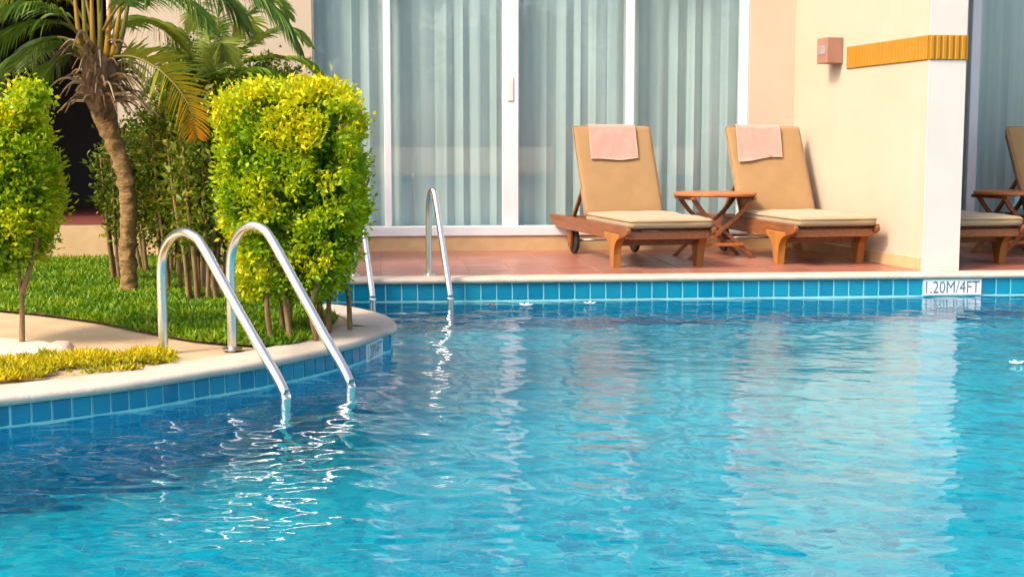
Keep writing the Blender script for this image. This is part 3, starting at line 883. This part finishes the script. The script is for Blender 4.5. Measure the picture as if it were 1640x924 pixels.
# ------------------------------------------------------------------ pool ladders
def ladder(rails, rad, label, level):
    root = empty('pool_ladder', rails[0][0])
    o0 = Vector(rails[0][0])
    ends = []
    for (post, ent, h, out) in rails:
        post = Vector(post); ent = Vector(ent)
        hz = Vector((ent.x - post.x, ent.y - post.y, 0)); L = hz.length; hd = hz.normalized()
        z0 = post.z
        pts = [post + Vector((0, 0, -0.05)), post + Vector((0, 0, h * .35)), post + Vector((0, 0, h * .66))]
        # arch: near half circle then a long straight slope to the water
        ar = L * out
        for a in (150, 122, 95, 70, 45):
            pts.append(post + hd * (ar * (1 + math.cos(R(a)))) + Vector((0, 0, h * .66 + (h * .34) * math.sin(R(a)))))
        e = Vector((ent.x, ent.y, WATER + 0.07))
        last = pts[-1]
        pts += [last.lerp(e, 0.33), last.lerp(e, 0.66), e, Vector((ent.x + hd.x * .008, ent.y + hd.y * .008, WATER - 0.05)), Vector((ent.x + hd.x * .008, ent.y + hd.y * .008, WATER - 0.95))]
        path = [p - o0 for p in smooth_path(pts, 7)]
        tube_obj('rail', path, rad, 'steel', root, 14)
        ends.append(Vector((ent.x + hd.x * .008, ent.y + hd.y * .008, 0)) - Vector((o0.x, o0.y, 0)))
        # foot flange
        bm = bmesh.new(); N = 24
        prof = ((0.0, 0.012), (rad * 1.5, 0.012), (rad * 2.2, 0.004), (rad * 2.2, 0.0))
        rings = []
        q = post - o0
        for rr, z in prof[1:]:
            rings.append([bm.verts.new((q.x + rr * math.cos(2 * math.pi * k / N), q.y + rr * math.sin(2 * math.pi * k / N), q.z + z)) for k in range(N)])
        for a, b in zip(rings, rings[1:]):
            for k in range(N): bm.faces.new((a[k], a[(k + 1) % N], b[(k + 1) % N], b[k]))
        bm.faces.new(list(reversed(rings[0])))
        bm_obj('flange', bm, 'steel', root, True)
    for k in range(3):
        z = WATER - 0.32 - 0.28 * k - o0.z
        a, b = ends
        d = (b - a); Mx = Matrix.Translation((a.x, a.y, z)) @ Matrix.Rotation(math.atan2(d.y, d.x), 4, 'Z')
        box_obj('tread', (0.01, d.length - .01, -0.045, 0.045, -0.012, 0.012), 'steel', root, 0.005, M=Mx)
    return tag(root, label, 'pool ladder', 'steel pool ladders')
p_a, p_b = atz(262, 563, ZI), atz(372, 559, ZI)
w_a, w_b = atz(455, 650, WATER), atz(559, 632, WATER)
ladder([(p_a, w_a, 0.600, 0.22), (p_b, w_b, 0.625, 0.22)], 0.0235, 'steel pool ladder on the planted peninsula in the foreground', ZI)
q_b = atz(687, 441, 0.0); v_b = atz(721, 488, WATER)
dq = Vector((CU, SU, 0)) * -0.56
ladder([(q_b + dq, v_b + dq, 0.64, 0.20), (q_b, v_b, 0.64, 0.20)], 0.0235, 'steel pool ladder at the far pool edge before the glass doors', 0)

# ------------------------------------------------------------------ planted peninsula
bed_px = [(-90, 489), (0, 498), (70, 505), (150, 516), (230, 532), (300, 545), (370, 552), (430, 554), (480, 549), (512, 538), (532, 520), (536, 505)]
bed = [atz(x, y, ZI) for x, y in bed_px]
bed_line = smooth_path(bed, 4) + [Vector((-1.25, 8.25, ZI)), Vector((-1.62, 8.72, ZI)), Vector((-2.1, 9.15, ZI)), Vector((-2.35, 9.5, ZI)), Vector((-2.4, 11.6, ZI)), B(-3.2, WALL_V - .16, ZI), B(-9, WALL_V - .16, ZI), Vector((-9, 8.4, ZI))]
tri = tessellate_polygon([bed_line])
struct(py_obj('planting_bed', [(v.x, v.y, ZI + .004) for v in bed_line], [tuple(t) for t in tri], 'soil'))
# pale paving at the far left
pv = [atz(x, y, ZI) for x, y in [(-900, 520), (-200, 536), (0, 541), (70, 547), (118, 557), (110, 573), (0, 592), (-200, 600), (-900, 640)]]
struct(py_obj('path', [(v.x, v.y, ZI + .002) for v in pv], [tuple(t) for t in tessellate_polygon([pv])], 'light_paving'))

def inside(px, py, poly):
    n = len(poly); c = np.zeros(px.shape, bool); j = n - 1
    for i in range(n):
        xi, yi, xj, yj = poly[i].x, poly[i].y, poly[j].x, poly[j].y
        cond = ((yi > py) != (yj > py)) & (px < (xj - xi) * (py - yi) / (yj - yi + 1e-12) + xi)
        c ^= cond; j = i
    return c
def blades(name, poly, n, h, wd, m, z, tint_fn, lean=0.6, thin=-0.55):
    xs = [v.x for v in poly]; ys = [v.y for v in poly]
    px = rng.uniform(max(min(xs), -7.0), max(xs), n); py = rng.uniform(min(ys), max(ys), n)
    k = inside(px, py, poly); px, py = px[k], py[k]; n = len(px)
    P = np.stack([px, py, np.full(n, z)], -1)
    cl = np.array([noise.noise(Vector((a * 4, b * 4, 0.3))) for a, b in zip(px, py)])
    k = cl + 0.6 * np.array([noise.noise(Vector((a * 17, b * 17, 4.3))) for a, b in zip(px, py)]) + rng.normal(0, .12, n) > thin
    px, py, cl, P = px[k], py[k], cl[k], P[k]; n = len(px)
    hh = h * rng.uniform(0.5, 1.25, n) * (1 + 0.5 * cl)
    D = unit(np.concatenate([rng.normal(size=(n, 2)) * lean, np.ones((n, 1))], 1))
    V = leaf_quads(P, D, hh, wd * rng.uniform(0.7, 1.3, n), 0.1)
    o = quads_obj(name, V, tint_fn(n, cl), m)
    return stuff(o)
gr = blades('grass', bed_line, 185000, 0.048, 0.015, 'grass', ZI + .002, lambda n, c: 0.45 + 0.5 * c + rng.normal(0, 0.16, n) + (rng.random(n) < .015) * .5, 0.9)
tag(gr, 'bright green grass growing round the palm and hedges', 'grass')
gcp = [atz(x, y, ZI) for x, y in [(-160, 626), (0, 611), (90, 605), (180, 596), (262, 588), (285, 578), (262, 562), (225, 566), (190, 574), (150, 568), (110, 573), (70, 566), (30, 576), (0, 580), (-160, 592)]]
gc = blades('ground_cover', gcp, 30000, 0.042, 0.012, 'groundcover', ZI + .002, lambda n, c: 0.45 + 0.7 * c + rng.normal(0, 0.24, n), 0.9, -0.18)
tag(gc, 'strip of low yellow-green ground cover along the near coping', 'ground cover')

# small rounded stone in the ground cover and a dry tuft
def rock(name, loc, r, m, label, cat):
    bm = bmesh.new(); bmesh.ops.create_icosphere(bm, subdivisions=3, radius=1)
    for v in bm.verts:
        k = 1 + 0.16 * noise.noise(v.co * 1.6)
        v.co = Vector((v.co.x * r[0] * k, v.co.y * r[1] * k, v.co.z * r[2] * k))
    o = bm_obj(name, bm, m, None, True); o.location = loc
    return tag(o, label, cat)
ps = atz(98, 565, ZI)
rock('garden_stone', (ps.x, ps.y, ZI + .012), (0.072, 0.06, 0.05), 'stone', 'small rounded pinkish stone beside the yellow ground cover', 'stone')

# ---------------- hedges
def box_surface(n, c, h, rnd):
    """points on a superellipsoid box: centre c, half sizes h"""
    d = unit(rng.normal(size=(n, 3)))
    e = rnd
    r = (np.abs(d) ** e).sum(1) ** (-1 / e)
    return c + d * r[:, None] * h, d
def clump_leaves(C, N_, per, spread, L, W_, out=0.7, up=0.35):
    k = len(C)
    P = np.repeat(C, per, 0) + rng.normal(size=(k * per, 3)) * spread
    D = rng.normal(size=(k * per, 3)) + np.repeat(N_, per, 0) * out + np.array([0, 0, up])
    n = len(P)
    return leaf_quads(P, D, L * rng.uniform(0.45, 1.5, n), W_ * rng.uniform(0.55, 1.45, n)), n
def stem_tube(parent, name, pts, r0, r1, m='bark', nseg=7):
    path = smooth_path(pts, 5); n = len(path)
    tube_obj(name, path, [r0 + (r1 - r0) * i / (n - 1) for i in range(n)], m, parent, nseg)

def hedge(name, base, c, h, label, n_cl, yellow, seed, stems, e=5.0, top_bump=None, taper=0.25, lump=0.10, group='clipped yellow-green hedges'):
    root = empty(name, base, 0, label, 'hedge', group)
    b = np.array(base)
    C, N_ = box_surface(n_cl, np.array(c), np.array(h), e)
    # lumpy outline, narrower towards the bottom
    nz = np.array([noise.noise(Vector(p) * 3.2 + Vector((seed, 0, 0))) for p in C])
    nz2 = np.array([noise.noise(Vector(p) * 10 + Vector((seed, 5, 0))) for p in C])
    C = np.array(c) + (C - np.array(c)) * (1 + lump * nz + 0.10 * nz2)[:, None]
    fz = np.clip((c[2] - C[:, 2]) / h[2], 0, 1)
    C[:, :2] = np.array(c[:2]) + (C[:, :2] - np.array(c[:2])) * (1 - taper * fz ** 2)[:, None]
    if top_bump is not None:
        k = min(16, n_cl // 10); C[:k] = np.array(top_bump) + rng.normal(size=(k, 3)) * np.array([0.045, 0.05, 0.05])
    keep = rng.random(n_cl) > 0.25 * fz ** 3
    C, N_, nz, nz2 = C[keep], N_[keep], nz[keep], nz2[keep]
    per = 84
    V, n = clump_leaves(C, N_, per, 0.030, 0.030, 0.0165, 0.9)
    hgt = (C[:, 2] - c[2]) / h[2]
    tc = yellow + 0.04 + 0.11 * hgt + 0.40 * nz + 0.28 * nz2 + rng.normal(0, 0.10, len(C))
    tint = np.repeat(tc, per) + rng.normal(0, 0.10, n)
    # inner leaves, older and greener
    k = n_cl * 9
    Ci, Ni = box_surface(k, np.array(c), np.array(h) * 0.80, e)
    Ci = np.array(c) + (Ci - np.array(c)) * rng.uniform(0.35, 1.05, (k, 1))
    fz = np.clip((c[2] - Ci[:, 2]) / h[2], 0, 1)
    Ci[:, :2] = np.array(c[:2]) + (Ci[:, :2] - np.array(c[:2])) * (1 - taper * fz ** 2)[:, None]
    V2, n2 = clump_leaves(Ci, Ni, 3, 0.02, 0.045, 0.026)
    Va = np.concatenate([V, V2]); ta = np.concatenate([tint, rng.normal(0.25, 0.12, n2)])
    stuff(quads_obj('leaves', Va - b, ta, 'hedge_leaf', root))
    for st in stems:
        stem_tube(root, 'stem', [Vector(p) - Vector(base) for p in st], 0.016, 0.006)
    return root
# right hedge: square block on many thin stems
hb = Vector((-1.12, 7.25, ZI))
stems = []
for k in range(13):
    a = random.uniform(-.28, .26); d = random.uniform(-.45, .40)
    p0 = Vector((hb.x + a * .9, hb.y + d, ZI - .02))
    stems.append([p0, p0 + Vector((random.uniform(-.03, .03), random.uniform(-.03, .03), .22)), p0 + Vector((random.uniform(-.06, .06), random.uniform(-.05, .05), .45)), p0 + Vector((random.uniform(-.12, .12), random.uniform(-.1, .1), .85))])
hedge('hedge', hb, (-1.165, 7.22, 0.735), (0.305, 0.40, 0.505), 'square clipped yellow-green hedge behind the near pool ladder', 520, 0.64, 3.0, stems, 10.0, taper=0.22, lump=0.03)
# low leaf sprays round the bare stems
# left hedge
hl = Vector((-2.545, 6.9, ZI))
p0 = hl
stems = [[p0 + Vector((0, 0, -.02)), p0 + Vector((0.008, 0, .2)), p0 + Vector((-0.005, 0.01, .4)), p0 + Vector((0.0, 0.0, .9))],
         [p0 + Vector((0.01, 0, .25)), p0 + Vector((0.07, 0.02, .45)), p0 + Vector((0.13, 0.02, .7)), p0 + Vector((0.16, 0, .85))]]
hedge('hedge', hl, (-2.665, 6.92, 0.745), (0.26, 0.30, 0.40), 'rounded yellow-green hedge on a single stem at the left edge', 300, 0.60, 11.0, stems, 3.2, taper=0.30, top_bump=(-2.45, 6.88, 1.19))
# its upright shoot
# ---------------- shaded shrubs behind
def shrub(loc, h, rx, ry, seed, label, z0=0.38, n_cl=130, m='shrub_leaf'):
    root = empty('shrub', loc, 0, label, 'shrub', 'shaded shrubs behind the palm')
    C = []; N_ = []
    for _ in range(n_cl):
        d = unit(rng.normal(size=3)); r = rng.uniform(0.45, 1.0)
        C.append((d[0] * rx * r, d[1] * ry * r, z0 + (h - z0) * (0.5 + 0.5 * d[2] * r))); N_.append(d)
    V, n = clump_leaves(np.array(C), np.array(N_), 40, 0.05, 0.046, 0.021)
    tint = np.repeat(rng.uniform(0.1, 0.95, n_cl), 40) + rng.normal(0, .12, n)
    stuff(quads_obj('leaves', V, tint, m, root))
    for k in range(11):
        a = random.uniform(-rx, rx) * .95; d = random.uniform(-ry, ry) * .6
        stem_tube(root, 'stem', [Vector((a * .6, d * .6, -.02)), Vector((a * .7 + random.uniform(-.02, .02), d, .3)), Vector((a * .9, d, .6)), Vector((a * 1.1, d, h * .8))], 0.017, 0.007)
    return root
shrub((-2.30, 9.35, ZI), 1.35, 0.27, 0.30, 1, 'dark green shrub on bare stems just right of the palm trunk', 0.26, 230)
shrub((-1.98, 8.75, ZI), 1.28, 0.24, 0.26, 2, 'dark green shrub on bare stems half behind the square hedge', 0.28, 210)
shrub((-2.78, 10.6, ZI), 1.35, 0.30, 0.3, 3, 'dark leafy shrub directly behind the palm trunk', 0.22, 190)
shrub((-2.35, 10.7, ZI), 1.75, 0.42, 0.35, 4, 'tall green shrub against the cream wall behind the palm', 0.55, 190)
shrub((-2.86, 9.9, ZI), 1.18, 0.15, 0.2, 7, 'slim leafy shrub just left of the palm trunk before the dark doorway', 0.30, 90)
shrub((-1.98, 11.1, ZI), 1.72, 0.34, 0.26, 5, 'light green shrub above the square hedge against the cream wall', 0.9, 150, 'bush_leaf')
shrub((-2.62, 11.2, ZI), 1.85, 0.36, 0.26, 6, 'light green shrub in front of the cream wall right of the palm crown', 0.9, 150, 'bush_leaf')

# ---------------- palm
palm_base = atz(207, 470, ZI)
crown = aty(158, 105, 8.8)
palm = empty('palm_tree', palm_base, 0, 'palm with leaning trunk, brown old leaf bases and arching fronds', 'tree')
cr = crown - palm_base
trunk_px = [(207, 470), (206, 440), (205, 390), (206, 330), (197, 270), (180, 220), (163, 170), (157, 120)]
pts = [aty(x, y, palm_base.y - 0.07 * (i / 7)) - palm_base for i, (x, y) in enumerate(trunk_px)]
pts[0].z = -0.02
path = smooth_path(pts, 12); n = len(path)
rad = []
for i in range(n):
    t = i / (n - 1)
    r = 0.056 + 0.05 * max(0, 1 - t / 0.10) ** 2 + 0.06 * max(0, (t - 0.66) / 0.34) ** 1.2
    r += 0.0025 * math.sin(i * 2.1 + 2 * math.sin(i * .37)) + 0.002 * math.sin(i * 5.3)
    rad.append(r)
v, f = tube_data(path, rad, 20)
v = [p + Vector((noise.noise(p * 22), noise.noise(p * 22 + Vector((7, 0, 0))), 0)) * 0.016 for p in v]
py_obj('trunk', v, f, 'palm_bark', palm, True)
# fibrous head
bm = bmesh.new(); bmesh.ops.create_icosphere(bm, subdivisions=4, radius=1)
for vv_ in bm.verts:
    k = 1 + 0.22 * noise.noise(vv_.co * 2.6) + 0.10 * noise.noise(vv_.co * 9)
    vv_.co = Vector((vv_.co.x * 0.118 * k, vv_.co.y * 0.118 * k, vv_.co.z * 0.25 * k)) + cr + Vector((0.005, 0, -0.08))
bm_obj('fibre_head', bm, 'fibre', palm, True)
# cut leaf bases drooping
for k in range(110):
    a = random.uniform(0, 2 * math.pi); z = random.uniform(-0.24, 0.12)
    d = Vector((math.cos(a), math.sin(a), 0)); r0 = 0.10
    L = random.uniform(0.10, 0.36); up = 0.5 + z * 2.5
    p0 = cr + d * r0 * .8 + Vector((0, 0, z)); p1 = p0 + d * L * .5 + Vector((0, 0, L * .3 * up)); p2 = p0 + d * L * .9 + Vector((0, 0, -L * (0.35 - .3 * up)))
    path = smooth_path([p0, p1, p2], 4); m_ = len(path)
    tube_obj('leaf_base', path, [0.012 - 0.009 * i / (m_ - 1) for i in range(m_)], random.choice(['fibre', 'stub', 'stub', 'bark']), palm, 6)

def frond(parent, pts, leaf_len, tint0, tint1, m, n_leaf=70, droop=0.5, rr=0.011, spread=0.95, name='frond', start=0.22, face=None):
    path = smooth_path(pts, 14); n = len(path)
    # rachis
    v, f = tube_data(path, [rr * (1 - 0.85 * i / (n - 1)) for i in range(n)], 6)
    fr = py_obj(name, v, f, 'petiole', parent, True)
    at = fr.data.attributes.new('tint', 'FLOAT', 'POINT'); at.data.foreach_set('value', [0.15 + 0.5 * tint0] * len(fr.data.vertices))
    Vs, ts = [], []
    for s_ in range(n_leaf):
        t = start + (1 - start) * (s_ + .5) / n_leaf
        i = min(n - 2, int(t * (n - 1))); fr_ = t * (n - 1) - i
        p = path[i].lerp(path[i + 1], fr_); tg = (path[i + 1] - path[i]).normalized()
        side0 = tg.cross(Vector((0, 0, 1)) if face is None else Vector(face))
        if side0.length < .15: side0 = Vector((0.6, -0.8, 0))
        side0.normalize(); nrm = side0.cross(tg).normalized()
        L = leaf_len * (math.sin(math.pi * min(1, (t - start) / (1 - start) * 0.86 + 0.12)) ** 0.6) * random.uniform(0.85, 1.1)
        for sd in (-1, 1):
            d = (side0 * sd * spread + tg * 0.75 + nrm * 0.28 + Vector((random.uniform(-.12, .12), random.uniform(-.12, .12), random.uniform(-.12, .12)))).normalized()
            w_ = 0.0085 * random.uniform(0.8, 1.25)
            a = p; q = [a]
            dd = d.copy(); cur = a.copy()
            seg = 4
            for g in range(seg):
                dd = (dd + Vector((0, 0, -droop * 0.33))).normalized(); cur = cur + dd * L / seg; q.append(cur.copy())
            wd = dd.cross(Vector((0, 0, 1))) ; wd = wd.normalized() if wd.length > .05 else side0
            wd = (wd * .6 + nrm.cross(d) * .6).normalized()
            ww = [0.5, 1.0, 0.95, 0.65, 0.06]
            for g in range(seg):
                Vs.append([q[g] - wd * w_ * ww[g], q[g] + wd * w_ * ww[g], q[g + 1] + wd * w_ * ww[g + 1], q[g + 1] - wd * w_ * ww[g + 1]])
                ts.append(tint0 + (tint1 - tint0) * t + random.uniform(-.07, .07))
    V = np.array([[tuple(c) for c in qd] for qd in Vs])
    stuff(quads_obj('leaflets', V, np.array(ts), m, fr))
    return fr
def pxf(lst, base=None):
    """frond spine given as photo pixels with a depth for each"""
    return [aty(x, y, Y) - (palm_base if base is None else base) for x, y, Y in lst]
c_ = (157, 88, 8.8)
# the yellowing frond hanging to the right
frond(palm, pxf([(175, 92, 8.75), (215, 92, 8.62), (262, 118, 8.5), (300, 165, 8.42), (316, 222, 8.38)]), 0.25, 0.46, 0.95, 'palm_leaf', 46, 0.30, 0.010, 0.85, start=0.12, face=(0.1, -1.0, 0.35))
# left arching fronds
frond(palm, pxf([(140, 62, 8.75), (95, 36, 8.6), (40, 38, 8.45), (-15, 75, 8.3), (-50, 130, 8.2)]), 0.36, 0.35, 0.25, 'palm_leaf', 70, 0.8)
frond(palm, pxf([(140, 75, 8.9), (90, 60, 9.1), (45, 85, 9.2), (5, 135, 9.3), (-10, 200, 9.3)]), 0.34, 0.2, 0.15, 'palm_leaf', 64, 0.8)
frond(palm, pxf([(135, 88, 8.8), (105, 90, 8.7), (80, 110, 8.6), (60, 150, 8.55)]), 0.24, 0.3, 0.35, 'palm_leaf', 44, 0.7)
frond(palm, pxf([(145, 50, 8.8), (110, 0, 8.8), (60, -20, 8.8), (0, -5, 8.8), (-50, 40, 8.8)]), 0.36, 0.55, 0.45, 'palm_leaf', 70, 0.9)
frond(palm, pxf([(148, 40, 8.8), (125, -30, 8.9), (85, -60, 9.0), (30, -50, 9.2), (-30, 0, 9.3)]), 0.36, 0.45, 0.4, 'palm_bluegreen', 70, 0.9)
# to the right
frond(palm, pxf([(168, 45, 8.8), (200, -40, 8.9), (280, -70, 9.0), (370, -45, 9.1), (440, 15, 9.1), (478, 75, 9.1)]), 0.42, 0.45, 0.35, 'palm_bluegreen', 90, 0.95)
frond(palm, pxf([(172, 55, 8.9), (215, -5, 9.1), (280, -30, 9.3), (350, -10, 9.5), (400, 45, 9.6)]), 0.40, 0.5, 0.5, 'palm_bluegreen', 80, 0.95)
frond(palm, pxf([(165, 50, 8.7), (195, 5, 8.5), (240, -15, 8.35), (300, 0, 8.25), (340, 45, 8.2)]), 0.30, 0.4, 0.5, 'palm_bluegreen', 64, 0.95)
frond(palm, pxf([(172, 70, 9.0), (205, 35, 9.4), (250, 40, 9.7), (300, 85, 9.9)]), 0.30, 0.5, 0.6, 'palm_leaf', 52, 0.8)
frond(palm, pxf([(135, 70, 8.7), (100, 25, 8.55), (55, 5, 8.4), (5, 15, 8.3), (-40, 60, 8.2)]), 0.34, 0.3, 0.4, 'palm_leaf', 66, 0.9)
frond(palm, pxf([(138, 80, 9.0), (110, 70, 9.3), (80, 75, 9.5), (45, 110, 9.7)]), 0.30, 0.15, 0.2, 'palm_leaf', 50, 0.7)
# upright young leaves
frond(palm, pxf([(160, 60, 8.75), (158, 0, 8.7), (150, -90, 8.65), (120, -200, 8.6)]), 0.38, 0.5, 0.4, 'palm_leaf', 60, 0.7, 0.016, start=0.42)
frond(palm, pxf([(170, 60, 8.8), (185, 0, 8.8), (205, -90, 8.8), (240, -190, 8.8)]), 0.38, 0.6, 0.4, 'palm_leaf', 60, 0.7, 0.016, start=0.42)
frond(palm, pxf([(150, 62, 8.8), (138, 0, 8.85), (112, -100, 8.9), (60, -180, 8.9)]), 0.38, 0.7, 0.4, 'palm_leaf', 60, 0.7, 0.016, start=0.42)
# petiole sheaths
for k, (x0, x1) in enumerate(((140, 132), (150, 146), (160, 162), (170, 178), (180, 196), (186, 210), (132, 118))):
    path = smooth_path([aty(x0, 92, 8.74) - palm_base, aty((x0 + x1) / 2, 45, 8.72) - palm_base, aty(x1, -20, 8.72) - palm_base], 5); m_ = len(path)
    v, f = tube_data(path, [0.022 - 0.012 * i / (m_ - 1) for i in range(m_)], 8)
    o = py_obj('petiole', v, f, 'petiole', palm, True)
    at = o.data.attributes.new('tint', 'FLOAT', 'POINT'); at.data.foreach_set('value', [random.uniform(0.1, 0.9)] * len(o.data.vertices))

# ---------------- feathery palm clump against the wall
ab = Vector((-2.02, 11.0, ZI))
areca = empty('palm_clump', ab, 0, 'light feathery palm clump against the cream wall above the hedge', 'plant')
for k, (x1, y1, x2, y2, Y) in enumerate([(300, 60, 225, 30, 10.8), (330, 40, 270, -20, 11.2), (350, 30, 350, -40, 10.9), (375, 50, 430, 0, 11.2), (385, 80, 455, 45, 10.8), (395, 100, 470, 92, 11.1),
                                          (310, 90, 240, 80, 10.6), (340, 80, 320, 20, 10.6), (360, 85, 390, 35, 10.7), (320, 115, 265, 120, 10.5), (365, 120, 420, 112, 10.5), (345, 110, 355, 70, 10.4)]):
    xs = 345 + random.uniform(-25, 25)
    p_ = [Vector((random.uniform(-.12, .12), random.uniform(-.1, .1), 0))] + pxf([(xs, 250, 11.0), (x1 * .6 + xs * .4, y1 * .7 + 250 * .3, (Y + 11) / 2), (x1, y1, Y), (x2, y2, Y - .05), (x2 + (x2 - x1) * .6, y2 + 28, Y - .1)], ab)
    frond(areca, p_, random.uniform(0.20, 0.28), random.uniform(.3, .6), random.uniform(.4, .95), random.choice(['palm_bluegreen', 'bush_frond', 'bush_frond']), 64, 0.55, 0.008, 0.9, start=0.5)

# ------------------------------------------------------------------ floating petals and leaves
def petal(px, r, m, name, label, cat, n=5):
    p = atz(px[0], px[1], WATER)
    bm = bmesh.new()
    for k in range(n):
        a = 2 * math.pi * k / n
        c = Vector((math.cos(a), math.sin(a), 0)); s_ = Vector((-c.y, c.x, 0))
        q = [bm.verts.new(c * r * .1 + Vector((0, 0, .004))), bm.verts.new(c * r * .6 + s_ * r * .3 + Vector((0, 0, .010))), bm.verts.new(c * r + Vector((0, 0, .016))), bm.verts.new(c * r * .6 - s_ * r * .3 + Vector((0, 0, .010)))]
        f_ = bm.faces.new(q)
    g = bmesh.ops.extrude_face_region(bm, geom=list(bm.faces))
    for e in g['geom']:
        if isinstance(e, bmesh.types.BMVert): e.co.z += 0.006
    o = bm_obj(name, bm, m); o.location = (p.x, p.y, WATER + 0.006)
    tag(o, label, cat, 'floating petals and leaves')
petal((787, 491), 0.035, 'dry_leaf', 'floating_leaf', 'small brown leaf floating at the far waterline right of the ladder', 'leaf', 3)
petal((842, 492), 0.055, 'petal', 'floating_flower', 'white flower floating at the far waterline', 'flower', 5)
petal((945, 489), 0.045, 'petal', 'floating_flower', 'pale flower floating below the first lounger', 'flower', 4)
petal((1628, 586), 0.040, 'petal', 'floating_flower', 'white flower floating on the water at the right edge', 'flower', 4)

# ------------------------------------------------------------------ opposite bank, seen mirrored in the glass and water
def far_tree(loc, h, r, seed, label):
    root = empty('tree', loc, 0, label, 'tree', 'trees on the bank behind the viewpoint')
    path = smooth_path([Vector((0, 0, -.05)), Vector((.1, .05, h * .25)), Vector((.05, -.1, h * .5)), Vector((0, 0, h * .8))], 5); n = len(path)
    tube_obj('trunk', path, [0.2 - 0.15 * i / (n - 1) for i in range(n)], 'bark', root, 8)
    k = 150
    d = unit(rng.normal(size=(k, 3))); C = d * rng.uniform(.5, 1, (k, 1)) * np.array([r, r, h * .36]) + np.array([0, 0, h * .64])
    V, n = clump_leaves(C, d, 22, 0.22, 0.34, 0.20)
    stuff(quads_obj('crown', V, np.repeat(rng.random(k), 22), 'tree_leaf', root))
for i, (x, y, h, r, lab) in enumerate([(-8, -19, 6.5, 2.3, 'leafy tree far left on the bank behind the viewpoint'), (-3.5, -20, 5.2, 2.0, 'smaller leafy tree on the bank behind the viewpoint'),
                                       (1.5, -19, 7.2, 2.5, 'tallest leafy tree on the bank behind the viewpoint'), (6.5, -20.5, 5.6, 2.2, 'leafy tree right of the tallest behind the viewpoint'), (11.5, -19, 6.4, 2.4, 'leafy tree far right on the bank behind the viewpoint')]):
    far_tree((x, y, ZI - .01), h, r, i, lab)
